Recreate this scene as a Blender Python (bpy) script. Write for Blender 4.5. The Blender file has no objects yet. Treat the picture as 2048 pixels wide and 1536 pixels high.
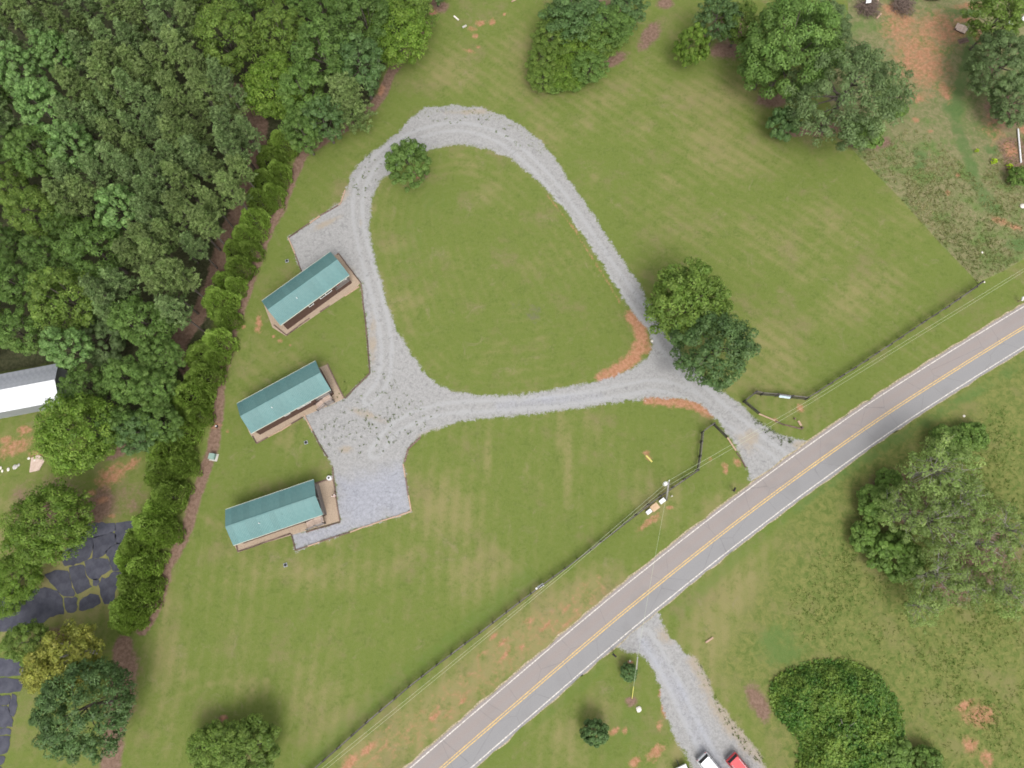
import bpy, math, random
import numpy as np
from mathutils import Vector, Matrix

SC = bpy.context.scene
COL = SC.collection
R = np.random.default_rng(7)
random.seed(7)

# ------------------------------------------------------------------ camera
F, CX, CY = 1365.0, 1024.0, 768.0
TX, TY, HC = 0.03, 0.285, 105.0
_d = np.array([TX, TY, 1.0]); _d /= np.linalg.norm(_d)
_X = np.array([1.0, 0, 0]); _X -= _d * (_X @ _d); _X /= np.linalg.norm(_X)
_Z = -_d
_Y = np.array([0, -1.0, 0]); _Y -= _d * (_Y @ _d); _Y -= _X * (_Y @ _X); _Y /= np.linalg.norm(_Y)
BAS = np.array([_X, _Y, _Z])
CAMP = np.array([0, 0, HC])

def P(px, py, z=0.0):
    """point of the place at height z seen at picture position px, py (2048 x 1536)"""
    w = BAS @ np.array([(px - CX) / F, (py - CY) / F, 1.0])
    return CAMP + w * ((z - HC) / w[2])

def P2(pts, z=0.0):
    return np.array([P(a, b, z)[:2] for a, b in pts])

def ppm(w):
    """picture pixels per metre at a world point"""
    return F / ((BAS.T @ (np.asarray(w) - CAMP))[2])

cam_d = bpy.data.cameras.new('camera')
cam = bpy.data.objects.new('camera', cam_d); COL.objects.link(cam)
cam_d.sensor_fit = 'HORIZONTAL'
cam_d.angle_x = 2 * math.atan(CX / F)
cam_d.clip_end = 6000
rm = np.column_stack([BAS @ np.array([1.0, 0, 0]), BAS @ np.array([0, -1.0, 0]), BAS @ np.array([0, 0, -1.0])])
cam.matrix_world = Matrix.Translation(Vector(CAMP)) @ Matrix(rm.tolist()).to_4x4()
SC.camera = cam

# ------------------------------------------------------------------ light
SUN_EL, SUN_AZ = math.radians(56), math.radians(165)      # azimuth from north (picture top), clockwise
world = bpy.data.worlds.new('World'); SC.world = world; world.use_nodes = True
wn = world.node_tree
sky = wn.nodes.new('ShaderNodeTexSky'); sky.sky_type = 'NISHITA'; sky.sun_disc = False
sky.sun_elevation = SUN_EL; sky.sun_rotation = SUN_AZ
sky.air_density = 1.0; sky.dust_density = 4.0; sky.ozone_density = 1.0
hs = wn.nodes.new('ShaderNodeHueSaturation'); hs.inputs['Saturation'].default_value = 0.14
bg = wn.nodes['Background']; bg.inputs['Strength'].default_value = 0.148
wn.links.new(sky.outputs[0], hs.inputs['Color']); wn.links.new(hs.outputs[0], bg.inputs['Color'])
sl = bpy.data.lights.new('sun', 'SUN'); sl.energy = 0.84; sl.angle = math.radians(24); sl.color = (1.0, 0.965, 0.91)
so = bpy.data.objects.new('sun', sl); COL.objects.link(so)
sdir = Vector((math.sin(SUN_AZ) * math.cos(SUN_EL), math.cos(SUN_AZ) * math.cos(SUN_EL), math.sin(SUN_EL)))
so.rotation_euler = sdir.to_track_quat('Z', 'Y').to_euler(); so.location = (0, -60, 90)
SC.view_settings.view_transform = 'Standard'; SC.view_settings.look = 'None'
SC.view_settings.gamma = 1.0; SC.view_settings.use_curve_mapping = False
SC.view_settings.exposure = 0.93
SC.cycles.filter_width = 1.75

# ------------------------------------------------------------------ node helpers
class NT:
    def __init__(s, name, rough=0.9, spec=0.2):
        s.m = bpy.data.materials.new(name); s.m.use_nodes = True
        s.t = s.m.node_tree; s.b = s.t.nodes['Principled BSDF']
        s.b.inputs['Roughness'].default_value = rough
        s.b.inputs['Specular IOR Level'].default_value = spec
    def new(s, t): return s.t.nodes.new(t)
    def put(s, sock, v):
        if v is None: return
        if hasattr(v, 'is_output'): s.t.links.new(v, sock)
        elif isinstance(v, (tuple, list)) and sock.type == 'RGBA': sock.default_value = tuple(v)[:3] + (1,)
        else: sock.default_value = v
    def math(s, op, a, b=None, clamp=False):
        n = s.new('ShaderNodeMath'); n.operation = op; n.use_clamp = clamp
        s.put(n.inputs[0], a); s.put(n.inputs[1], b); return n.outputs[0]
    def mix(s, f, a, b, bt='MIX'):
        n = s.new('ShaderNodeMix'); n.data_type = 'RGBA'; n.blend_type = bt
        s.put(n.inputs[0], f); s.put(n.inputs[6], a); s.put(n.inputs[7], b); return n.outputs[2]
    def ss(s, x, lo, hi):
        n = s.new('ShaderNodeMapRange'); n.interpolation_type = 'SMOOTHSTEP'
        s.put(n.inputs[0], x); n.inputs[1].default_value = lo; n.inputs[2].default_value = hi; return n.outputs[0]
    def noise(s, scale, detail=3, rough=0.55, vec=None, dist=0.0):
        n = s.new('ShaderNodeTexNoise'); n.inputs['Scale'].default_value = scale
        n.inputs['Detail'].default_value = detail; n.inputs['Roughness'].default_value = rough
        n.inputs['Distortion'].default_value = dist
        s.put(n.inputs['Vector'], vec if vec is not None else s.pos()); return n.outputs['Fac']
    def pos(s):
        if not hasattr(s, '_p'): s._p = s.new('ShaderNodeNewGeometry').outputs['Position']
        return s._p
    def obj(s):
        if not hasattr(s, '_o'): s._o = s.new('ShaderNodeTexCoord').outputs['Object']
        return s._o
    def mapv(s, vec, scale=(1, 1, 1), rot=(0, 0, 0)):
        n = s.new('ShaderNodeMapping'); s.put(n.inputs[0], vec); n.inputs['Scale'].default_value = scale
        n.inputs['Rotation'].default_value = rot; return n.outputs[0]
    def attr(s, name):
        n = s.new('ShaderNodeAttribute'); n.attribute_name = name
        c = s.new('ShaderNodeSeparateColor'); s.t.links.new(n.outputs['Color'], c.inputs[0])
        return c.outputs[0], c.outputs[1], c.outputs[2], n.outputs['Alpha']
    def bump(s, h, strength=0.3, dist=0.1):
        n = s.new('ShaderNodeBump'); n.inputs['Strength'].default_value = strength; n.inputs['Distance'].default_value = dist
        s.put(n.inputs['Height'], h); s.t.links.new(n.outputs[0], s.b.inputs['Normal'])
    def rnd(s): return s.new('ShaderNodeObjectInfo').outputs['Random']
    def color(s, c): s.put(s.b.inputs['Base Color'], c); return s.m

def worn(name, c1, c2, scale=4.0, rough=0.85, spec=0.2, metal=0.0, bump=0.15, stretch=(1, 1, 1), rv=0.0):
    n = NT(name, rough, spec); n.b.inputs['Metallic'].default_value = metal
    v = n.mapv(n.obj(), stretch)
    f = n.noise(scale, 5, 0.65, v)
    c = n.mix(n.ss(f, 0.3, 0.7), c1, c2)
    if rv:
        k = n.math('MULTIPLY_ADD', n.rnd(), rv); n.t.nodes[-1].inputs[2].default_value = 1 - rv / 2
        c = n.mix(1.0, c, k, 'MULTIPLY')
    n.bump(n.noise(scale * 6, 3, 0.6, v), bump, 0.02)
    return n.color(c)

MAT = {}
MAT['timber'] = worn('timber', (.075, .045, .035), (.17, .12, .10), 3, 0.9, stretch=(0.4, 3, 3), rv=0.7)
MAT['timber_pale'] = worn('timber_pale', (.32, .21, .15), (.42, .30, .22), 3, 0.9, stretch=(0.4, 3, 3))
MAT['fence'] = worn('fence_paint', (.022, .020, .019), (.06, .053, .048), 3, 0.7, stretch=(0.4, 3, 3), rv=0.5)
MAT['cap'] = worn('weathered_cap', (.065, .058, .055), (.14, .125, .115), 3, 0.85, stretch=(0.5, 4, 4), rv=0.6)
MAT['deck'] = worn('weathered_boards', (.13, .115, .11), (.25, .22, .20), 3, 0.85, stretch=(0.5, 4, 4), rv=0.3)
MAT['siding'] = worn('brown_siding', (.062, .035, .027), (.078, .046, .036), 2, 0.75)
MAT['trim'] = worn('cream_trim', (.42, .43, .36), (.50, .50, .43), 2, 0.6)
MAT['white'] = worn('white_paint', (.60, .60, .60), (.72, .72, .72), 2, 0.5)
MAT['roof'] = worn('teal_metal_roof', (.072, .158, .157), (.098, .184, .180), 0.6, 0.55, 0.3, 0.0, 0.03, rv=0.14)
MAT['glass'] = worn('dark_glass', (.012, .014, .016), (.02, .022, .025), 1, 0.08, 0.6, bump=0)
MAT['black'] = worn('black_plastic', (.012, .012, .013), (.028, .028, .03), 5, 0.6)
MAT['grey_metal'] = worn('grey_metal', (.22, .23, .25), (.32, .33, .35), 3, 0.4, 0.5, 0.5)
MAT['pole'] = worn('pole_wood', (.17, .16, .155), (.27, .25, .24), 3, 0.9, stretch=(4, 4, .4))
MAT['concrete'] = worn('concrete', (.34, .32, .29), (.44, .42, .38), 3, 0.9)
MAT['tan_slab'] = worn('tan_slab', (.42, .29, .18), (.50, .36, .24), 4, 0.9)
MAT['stone'] = worn('pale_stone', (.5, .46, .40), (.68, .64, .58), 4, 0.9)
MAT['green_lid'] = worn('green_lid', (.17, .25, .215), (.21, .30, .26), 4, 0.7)
MAT['wire'] = worn('pale_wire', (.36, .40, .28), (.42, .46, .32), 1, 0.6, bump=0)
MAT['barn'] = worn('barn_roof', (.60, .61, .64), (.70, .71, .73), 0.8, 0.45, 0.4, 0.0, 0.03)
MAT['barn_old'] = worn('barn_roof_grey', (.17, .18, .20), (.25, .26, .28), 0.7, 0.5, 0.4, 0.0, 0.05)
MAT['bark'] = worn('bark', (.06, .048, .04), (.13, .11, .095), 4, 0.95, stretch=(3, 3, .6))
MAT['bark_pale'] = worn('bark_pale', (.21, .195, .165), (.34, .32, .28), 4, 0.95)
MAT['brush'] = worn('dead_brush', (.085, .06, .05), (.20, .15, .125), 6, 0.95)
MAT['plywood'] = worn('plywood', (.36, .27, .22), (.46, .36, .30), 3, 0.9, rv=0.3)
MAT['red'] = worn('red_paint', (.46, .035, .045), (.52, .05, .055), 1, 0.25, 0.5, bump=0)
MAT['carwhite'] = worn('car_white', (.72, .72, .74), (.78, .78, .79), 1, 0.25, 0.5, bump=0)
MAT['cargrey'] = worn('car_grey', (.22, .23, .25), (.26, .27, .29), 1, 0.35, 0.5, bump=0)
MAT['rubber'] = worn('rubber', (.015, .015, .015), (.03, .03, .03), 6, 0.9)
MAT['skin'] = worn('skin', (.42, .25, .19), (.46, .28, .21), 3, 0.6, bump=0)
MAT['cloth_white'] = worn('white_cloth', (.72, .70, .70), (.80, .78, .78), 3, 0.9)
MAT['cloth_pink'] = worn('pale_cloth', (.55, .42, .40), (.60, .47, .45), 3, 0.9)
MAT['sign'] = worn('sign_panel', (.34, .43, .48), (.44, .52, .56), 2, 0.5)
MAT['yellow_tube'] = worn('yellow_tube', (.46, .42, .10), (.52, .47, .14), 1, 0.6)
MAT['red_cloth'] = worn('red_cushion', (.25, .03, .04), (.30, .05, .06), 3, 0.9)

# ------------------------------------------------------------------ mesh helpers
def tag(o, label=None, cat=None, group=None, kind=None):
    if label: o['label'] = label
    if cat: o['category'] = cat
    if group: o['group'] = group
    if kind: o['kind'] = kind
    return o

def empty(name, loc, rz=0.0, label=None, cat=None, group=None):
    o = bpy.data.objects.new(name, None); COL.objects.link(o)
    o.location = tuple(loc); o.rotation_euler = (0, 0, rz); o.empty_display_size = 0.3
    return tag(o, label, cat, group)

def meshdata(name, V, Fq, mat, smooth=False, tint=None):
    me = bpy.data.meshes.new(name)
    V = np.asarray(V, dtype=np.float32)
    if isinstance(Fq, np.ndarray):
        k = Fq.shape[1]; nf = len(Fq)
        me.vertices.add(len(V)); me.vertices.foreach_set('co', V.ravel())
        me.loops.add(nf * k); me.loops.foreach_set('vertex_index', Fq.astype(np.int32).ravel())
        me.polygons.add(nf); me.polygons.foreach_set('loop_start', np.arange(0, nf * k, k, dtype=np.int32))
        me.update(calc_edges=True)
    else:
        me.from_pydata(V.tolist(), [], Fq); me.update()
    if tint is not None:
        a = me.color_attributes.new('tint', 'FLOAT_COLOR', 'POINT')
        t = np.ones((len(V), 4), np.float32); t[:, :tint.shape[1]] = tint
        a.data.foreach_set('color', t.ravel())
    if mat is not None: me.materials.append(MAT[mat] if isinstance(mat, str) else mat)
    if smooth: me.polygons.foreach_set('use_smooth', np.ones(len(me.polygons), bool))
    return me

def link(name, me, parent=None, loc=None):
    o = bpy.data.objects.new(name, me); COL.objects.link(o)
    if parent is not None: o.parent = parent
    if loc is not None: o.location = tuple(loc)
    return o

class MB:
    """collects boxes, bars, tubes and prisms, links them as one mesh"""
    def __init__(s): s.v = []; s.f = []
    def add(s, V, Fc):
        n = len(s.v); s.v += [tuple(map(float, p)) for p in V]; s.f += [tuple(i + n for i in f) for f in Fc]; return s
    def box(s, x0, x1, y0, y1, z0, z1, M=None):
        V = [(x, y, z) for z in (z0, z1) for y in (y0, y1) for x in (x0, x1)]
        if M is not None: V = [M @ Vector(p) for p in V]
        return s.add(V, [(0, 2, 3, 1), (4, 5, 7, 6), (0, 1, 5, 4), (1, 3, 7, 5), (3, 2, 6, 7), (2, 0, 4, 6)])
    def bar(s, a, b, w, h, up=(0, 0, 1)):
        a, b = Vector(a), Vector(b); t = (b - a); L = t.length; t.normalize(); u = Vector(up)
        sd = t.cross(u); sd.normalize(); u2 = sd.cross(t)
        M = Matrix((t, sd, u2)).transposed().to_4x4(); M.translation = a
        return s.box(0, L, -w / 2, w / 2, -h / 2, h / 2, M)
    def tube(s, pts, rad, n=6, cap=True):
        pts = [Vector(p) for p in pts]; rad = rad if hasattr(rad, '__len__') else [rad] * len(pts)
        V = []; Fc = []
        for i, p in enumerate(pts):
            t = (pts[min(i + 1, len(pts) - 1)] - pts[max(i - 1, 0)]).normalized()
            a = t.orthogonal().normalized() if abs(t.z) > .9 else t.cross(Vector((0, 0, 1))).normalized()
            if i and a.dot(pa) < 0: a = -a
            pa = a; b = t.cross(a)
            for k in range(n):
                th = 2 * math.pi * k / n; V.append(p + (a * math.cos(th) + b * math.sin(th)) * rad[i])
        for i in range(len(pts) - 1):
            for k in range(n):
                k2 = (k + 1) % n; Fc.append((i * n + k, i * n + k2, (i + 1) * n + k2, (i + 1) * n + k))
        if cap: Fc += [tuple(range(n))[::-1], tuple(range((len(pts) - 1) * n, len(pts) * n))]
        return s.add(V, Fc)
    def prism(s, poly, z0, z1):
        n = len(poly); V = [(p[0], p[1], z0) for p in poly] + [(p[0], p[1], z1) for p in poly]
        return s.add(V, [tuple(range(n))[::-1], tuple(range(n, 2 * n))] + [(i, (i + 1) % n, n + (i + 1) % n, n + i) for i in range(n)])
    def lathe(s, prof, n=12, c=(0, 0, 0)):
        V = []; Fc = []
        for r, z in prof:
            for k in range(n):
                th = 2 * math.pi * k / n; V.append((c[0] + r * math.cos(th), c[1] + r * math.sin(th), c[2] + z))
        for i in range(len(prof) - 1):
            for k in range(n):
                k2 = (k + 1) % n; Fc.append((i * n + k, i * n + k2, (i + 1) * n + k2, (i + 1) * n + k))
        Fc += [tuple(range(n))[::-1], tuple(range((len(prof) - 1) * n, len(prof) * n))]
        return s.add(V, Fc)
    def data(s, name, mat, smooth=False, bevel=0):
        me = meshdata(name, s.v, s.f, mat, smooth); return me
    def build(s, name, mat, parent=None, smooth=False, loc=None):
        return link(name, s.data(name, mat, smooth), parent, loc)

def resample(pts, step):
    pts = np.asarray(pts, float); seg = np.linalg.norm(np.diff(pts, axis=0), axis=1); cu = np.concatenate([[0], np.cumsum(seg)])
    n = max(1, int(round(cu[-1] / step))); t = np.linspace(0, cu[-1], n + 1)
    return np.column_stack([np.interp(t, cu, pts[:, k]) for k in range(pts.shape[1])])

def smooth_line(pts, it=3, closed=False):
    p = np.asarray(pts, float)
    for _ in range(it):
        q = np.roll(p, -1, 0) if closed else p[1:]
        a = p if closed else p[:-1]
        m = np.empty((2 * len(a), p.shape[1])); m[0::2] = a * .75 + q * .25; m[1::2] = a * .25 + q * .75
        p = m if closed else np.vstack([p[:1], m, p[-1:]])
    return p
# ------------------------------------------------------------------ terrain fields
GS = 0.3
GX = np.arange(-118, 118.01, GS); GY = np.arange(-46, 128.01, GS)
NX, NY = len(GX), len(GY)
XX, YY = np.meshgrid(GX, GY)

def window(pts, pad):
    lo = pts.min(0) - pad; hi = pts.max(0) + pad
    i0, i1 = np.searchsorted(GX, lo[0]), np.searchsorted(GX, hi[0]); j0, j1 = np.searchsorted(GY, lo[1]), np.searchsorted(GY, hi[1])
    return slice(max(j0, 0), max(j1, 0)), slice(max(i0, 0), max(i1, 0))

def dist_poly(x, y, pts, closed):
    d2 = np.full(x.shape, 1e12); n = len(pts)
    for k in range(n if closed else n - 1):
        a = pts[k]; b = pts[(k + 1) % n]; e = b - a; L = max(e @ e, 1e-9)
        t = np.clip(((x - a[0]) * e[0] + (y - a[1]) * e[1]) / L, 0, 1)
        np.minimum(d2, (x - a[0] - t * e[0]) ** 2 + (y - a[1] - t * e[1]) ** 2, out=d2)
    return np.sqrt(d2)

def inside(x, y, pts):
    r = np.zeros(x.shape, bool); n = len(pts)
    for k in range(n):
        a = pts[k]; b = pts[(k + 1) % n]
        if abs(b[1] - a[1]) < 1e-9: continue
        c = (a[1] > y) != (b[1] > y)
        r ^= c & (x < (b[0] - a[0]) * (y - a[1]) / (b[1] - a[1]) + a[0])
    return r

def sdf(pts, pad=30.0, far=-30.0):
    out = np.full(XX.shape, far); w = window(pts, pad); x, y = XX[w], YY[w]
    d = dist_poly(x, y, pts, True); out[w] = np.where(inside(x, y, pts), d, -d); return out

def blob(A, px, py, r, ry=None, ang=0.0, s=1.0):
    """soft patch; r, ry in picture pixels, ang in degrees counter-clockwise as seen in the picture"""
    c = P(px, py)[:2]; k = ppm(P(px, py)); rx = r / k; ry = (ry or r) / k
    m = max(rx, ry) * 1.5; w = window(np.array([c]), m)
    x, y = XX[w] - c[0], YY[w] - c[1]; ca, sa = math.cos(math.radians(ang)), math.sin(math.radians(ang))
    q = np.sqrt(((x * ca + y * sa) / rx) ** 2 + ((-x * sa + y * ca) / ry) ** 2)
    v = s * np.clip(1.35 - q, 0, 1); A[w] = np.maximum(A[w], v)

def strip(A, pts, wpx, s=1.0):
    W = P2(pts); k = ppm(P(*pts[len(pts) // 2])); wm = wpx / k; w = window(W, wm * 1.5)
    d = dist_poly(XX[w], YY[w], W, False); v = s * np.clip(1.35 - d / wm, 0, 1); A[w] = np.maximum(A[w], v)

def area(A, pts, s=1.0, soft=1.0):
    W = P2(pts); w = window(W, soft + 1); x, y = XX[w], YY[w]
    d = dist_poly(x, y, W, True); d = np.where(inside(x, y, W), d, -d)
    v = s * np.clip(d / (2 * soft) + 0.5, 0, 1); A[w] = np.maximum(A[w], v)

Z0 = lambda: np.zeros(XX.shape)
OUT = [(1618,884),(1560,870),(1520,846),(1488,815),(1450,786),(1420,764),(1390,738),(1368,712),(1348,680),(1312,640),(1298,608),(1285,578),(1262,545),
 (1238,510),(1213,470),(1190,432),(1164,396),(1134,356),(1112,318),(1082,282),(1050,256),(1010,232),(960,216),(905,210),(850,214),(822,234),(800,262),(770,285),(735,310),(707,340),
 (695,372),(679,405),(640,432),(577,475),(603,546),(640,575),(676,560),(674,509),(722,567),(727,610),(733,660),(737,700),(740,747),(712,773),(690,797),(650,812),(607,829),(625,862),
 (641,892),(656,915),(666,936),(672,985),(681,1044),(640,1056),(582,1066),(591,1101),(700,1062),(822,1023),(806,926),(815,898),(842,873),(870,858),(900,848),(960,837),
 (1030,832),(1100,825),(1180,813),(1250,803),(1295,797),(1350,795),(1400,806),(1428,832),(1452,866),(1478,902),(1492,932),(1497,955),(1512,975),(1545,1000),(1690,905),(1640,880)]
ISL = [(776,348),(808,318),(850,302),(890,292),(930,290),(972,297),(1020,315),(1060,347),(1095,380),(1130,420),(1165,468),(1195,512),(1225,562),(1250,602),(1272,632),
 (1297,662),(1307,690),(1295,714),(1268,736),(1230,752),(1180,767),(1100,780),(1030,790),(960,791),(900,781),(870,766),(845,740),(825,712),(805,681),(790,650),(772,600),
 (757,548),(746,500),(738,452),(745,400),(760,362)]
DR2 = [(1222,1290),(1205,1262),(1296,1190),(1318,1226),(1322,1246),(1332,1262),(1345,1280),(1362,1298),(1392,1318),(1412,1345),(1425,1380),(1440,1410),(1462,1440),(1490,1470),(1515,1500),(1532,1536),(1560,1610),
 (1395,1610),(1386,1536),(1366,1500),(1343,1460),(1328,1415),(1318,1375),(1306,1338),(1285,1312)]
S_out, S_isl, S_dr2 = sdf(P2(OUT)), sdf(P2(ISL)), sdf(P2(DR2))
grav = np.maximum(np.minimum(S_out, -S_isl), S_dr2)

dirt, brown, rough, weedy, tan, dark, lush, dry, wood, mead = (Z0() for _ in range(10))  # lush also holds two lawn patches of painted shade
# bare orange soil
strip(dirt, [(1262,632),(1280,655),(1285,685),(1268,715),(1238,738),(1205,757)], 17, 1.25)
strip(dirt, [(1272,690),(1296,700)], 12, 1.1)
strip(dirt, [(1296,799),(1340,803),(1390,810),(1422,826)], 14, 1.2)
strip(dirt, [(1092,388),(1118,420),(1150,460),(1172,497),(1200,540),(1240,605)], 3.2, .8)
for b in [(518,645,8,28,8),(514,660,12,8,0),(560,681,8,6,0),(547,673,5,4,0),(580,690,4,4,0),(487,655,7,7,0),(447,1437,14,9,0),(865,28,16,12,60),(846,56,12,9,50),(822,92,14,9,40),
          (762,182,8,20,-12),(668,270,10,7,30),(945,58,14,9,0),(962,46,16,10,0),(985,44,9,12,0),(940,102,15,6,-15),(957,94,7,5,0),(1008,29,6,5,0),(951,72,9,9,0),
          (1850,100,48,40,0),(1815,42,40,22,-30),(1888,180,16,36,10),(1870,130,30,30,0),(1960,75,17,36,0),(1925,40,40,10,0),(1945,12,50,12,0),(1835,195,22,18,0),(2000,442,28,10,-25),(2030,455,20,9,-20),
          (1790,165,16,6,0),(1830,240,10,8,0),(1952,130,8,22,0),(1790,20,40,30,0),(2020,300,22,25,0),(2046,258,10,20,0),(1915,350,7,9,0),(1895,385,9,9,0),(1860,262,9,6,0),
          (225,950,46,26,35),(262,930,30,14,30),(205,1000,18,10,10),(185,985,14,9,0),(222,1032,14,6,0),(30,895,50,22,25),(80,905,30,14,25),(50,860,18,14,0),(12,880,20,12,0),
          (1960,1430,46,30,0),(1940,1490,22,22,0),(1975,1520,18,24,0),(1930,1410,34,10,25),(1310,1505,34,14,40),(1270,1525,20,14,35),(1228,1463,22,8,20),(1250,1462,9,9,0),(1322,1385,7,13,0),(1328,1420,9,20,0),(1318,1450,9,13,0),
          (430,853,17,8,10),(838,353,12,9,0),(455,862,6,5,0),(1475,925,10,12,0),(1450,937,9,14,0),(1420,918,6,5,0),(1600,815,9,14,0),(1305,1040,26,10,35),(1288,1052,20,8,30),(1340,1015,10,6,0),
          (1410,1500,16,8,40),(1180,1452,12,7,0),(1262,1326,9,6,0),(300,1105,6,4,0),(1550,840,9,6,-25),(1296,915,7,11,40),(1293,905,10,6,0)]:
    blob(dirt, *b[:5], 1.0)
blob(dirt, 1840, 120, 66, 100, 10, 1.0); blob(dirt, 1880, 60, 78, 60, 0, 0.95); blob(dirt, 1800, 60, 50, 60, 0, .9); blob(dirt, 1990, 260, 40, 60, 0, .65)
# streaked soil on the verge between fence and road
vg = [(1195,1180),(1150,1215),(1100,1245),(1060,1275),(1020,1305),(980,1340),(940,1370),(900,1405),(860,1435),(810,1470),(760,1505),(715,1536)]
rg = np.random.default_rng(11)
for k in range(64):
    t = rg.uniform(0, len(vg) - 1.01); i = int(t); q = t - i
    x = vg[i][0] * (1 - q) + vg[i + 1][0] * q + rg.normal(0, 26); y = vg[i][1] * (1 - q) + vg[i + 1][1] * q + rg.normal(0, 18)
    blob(dirt, x, y, rg.uniform(12, 34), rg.uniform(2.5, 6), 38 + rg.normal(0, 6), rg.uniform(.45, .85))
for b in [(735,1498,32,11,40),(700,1525,30,14,40),(870,1432,24,8,38),(925,1402,20,6,40),(985,1275,18,5,45),(1005,1285,20,5,45),(1090,1254,22,5,45),(1010,1310,26,5,45),(1045,1292,10,6,40)]:
    blob(dirt, *b[:5], 1.05)
strip(dry, vg, 66, 1.1); strip(dirt, vg, 50, 0.47)
# straw and pine litter
strip(brown, [(872,0),(862,30),(846,60),(815,100),(780,150),(765,190),(735,225),(690,255),(640,285),(605,310),(590,345),(577,375),(560,420),(540,455),(525,490),(513,525),(495,575),(480,620),(467,655),
              (455,700),(442,750),(437,800),(433,850),(425,900),(407,950),(390,1000),(377,1050),(355,1100),(335,1130),(323,1180),(305,1230),(285,1260)], 14, 1.08)
strip(brown, [(248,1290),(240,1340),(240,1400),(228,1470),(222,1530)], 24, 1.25)
strip(brown, [(255,1320),(243,1420)], 34, 0.9)
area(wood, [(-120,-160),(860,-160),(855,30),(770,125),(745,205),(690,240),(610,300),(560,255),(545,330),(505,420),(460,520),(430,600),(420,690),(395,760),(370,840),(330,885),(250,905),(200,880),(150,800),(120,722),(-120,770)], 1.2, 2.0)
strip(brown, [(470,180),(520,250),(515,300),(490,390),(450,480),(430,560),(405,620),(365,670),(350,700),(378,735)], 20, 1.3)
for b in [(1455,100,48,30,0),(1640,255,60,26,0),(1590,262,44,18,0),(1545,200,40,26,0),(1460,60,60,40,0),(1300,70,22,50,-30),(1230,120,40,16,35),(1330,5,22,20,0),(1740,285,60,20,0),
          (2010,220,55,60,0),(1985,120,26,40,0),(2030,310,40,60,0),(880,15,22,18,0),(1185,30,80,60,45),(230,905,40,18,20),(100,1010,100,60,0),(200,1015,40,55,0),(110,1275,50,25,0),
          (1510,1395,24,34,20),(1525,1420,20,30,10),(447,1437,14,9,0),(1180,1447,13,10,0),(1258,1328,11,8,0),(842,350,22,16,0),(1262,1404,16,14,0),(1800,1000,80,70,0),(1960,1100,90,90,0),(1900,1180,50,40,0),(1740,1490,60,60,0)]:
    blob(brown, *b[:5], 0.95)
blob(brown, 245, 1000, 75, 70, 0, 0.55); blob(brown, 60, 1000, 90, 30, 10, .5)
# rough grass, lush grass, and some lawn shade painted as lush green
area(rough, [(1690,280),(1650,180),(1700,80),(1690,-120),(1790,-120),(2200,-120),(2150,455),(2010,540),(1956,564),(1880,485),(1800,395),(1720,315)], 1.2, .25)
area(rough, [(1690,280),(1720,315),(1800,395),(1880,485),(1956,564),(2010,540),(2150,455),(2200,-120),(1800,-120),(1800,170),(1815,230)], 1.2, 0.25)
area(mead, [(1640,930),(1760,860),(1900,790),(2150,640),(2300,1700),(1560,1700),(1530,1480),(1440,1330),(1520,1180),(1560,1080)], 1.15, 3.0)
strip(lush, [(1945,80),(1930,130),(1920,170),(1910,240),(1930,300),(1960,380),(1990,420)], 17, 0.9)
for b in [(1840,310,20,16,0),(1840,330,16,20,0),(1975,405,22,40,20),(1985,300,22,18,0),(2040,490,40,20,0),(1910,25,30,10,0),(1900,215,20,20,0),(1940,25,30,18,0)]: blob(lush, *b[:5], 1.0)
strip(lush, [(2048,725),(1930,795),(1840,850),(1720,925),(1600,1010),(1500,1090),(1400,1180),(1350,1230)], 17, 0.7)
strip(lush, [(1640,870),(1740,812),(1900,715),(2048,622)], 14, 0.55)
strip(lush, [(1500,990),(1380,1080),(1240,1190),(1100,1310),(960,1430),(840,1536)], 13, 0.7)
strip(lush, [(1210,1330),(1100,1425),(980,1520)], 13, 0.6)
blob(lush, 1560, 1290, 70, 60, 0, .8); blob(lush, 1260, 1450, 30, 40, 0, .8); blob(lush, 1225, 1490, 50, 40, 0, .6); blob(lush, 1500, 890, 40, 14, -40, .4)
strip(lush, [(1060,1150),(930,1255),(800,1360),(680,1470),(610,1536)], 26, 0.75)
blob(lush, 560, 770, 60, 40, 25, .6); blob(lush, 700, 700, 60, 60, 0, .35)  # first patch paints the middle cabin's shade onto the lawn
blob(lush, 1090, 610, 120, 110, 0, .35); blob(lush, 900, 400, 120, 60, 0, .5); blob(lush, 820, 480, 50, 120, 0, .45)
blob(lush, 500, 1440, 130, 40, 0, .5)  # shade of the bottom-edge tree pair, painted as darker green lawn
# thin dry lawn
for b in [(1480,300,140,80,-30),(1560,470,110,60,-35),(1640,440,90,50,-30),(1700,600,120,40,30),(1540,690,60,90,0),(1050,110,80,120,20),(1090,260,50,60,0),(1240,180,110,40,25),(1420,190,120,60,0),(900,150,70,60,0),
          (640,1150,120,40,0),(420,1370,50,8,10),(365,1388,24,6,10),(530,1362,12,9,30),(900,1010,90,60,0),(960,1150,110,60,20),(1500,1180,110,80,0),(1450,1300,70,90,0),(1620,1200,120,110,0),(1120,1500,60,60,0),
          (1310,1010,60,40,30),(1440,1000,60,30,35),(1560,900,40,20,0),(1130,900,16,120,4),(975,900,12,70,4),(330,1300,40,200,12),(660,1420,80,100,40),(1700,970,110,24,32),(1560,1080,90,20,35),(40,1010,60,18,0)]:
    blob(dry, *b[:5], 0.75)
for k in range(70):
    blob(dry, rg.uniform(300, 1700), rg.uniform(0, 1536), rg.uniform(15, 60), rg.uniform(8, 26), rg.uniform(-60, 60), rg.uniform(.35, .8))
blob(dry, 1060, 640, 60, 30, -20, .3); blob(dark, 1065, 625, 50, 26, -15, .6)
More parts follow.
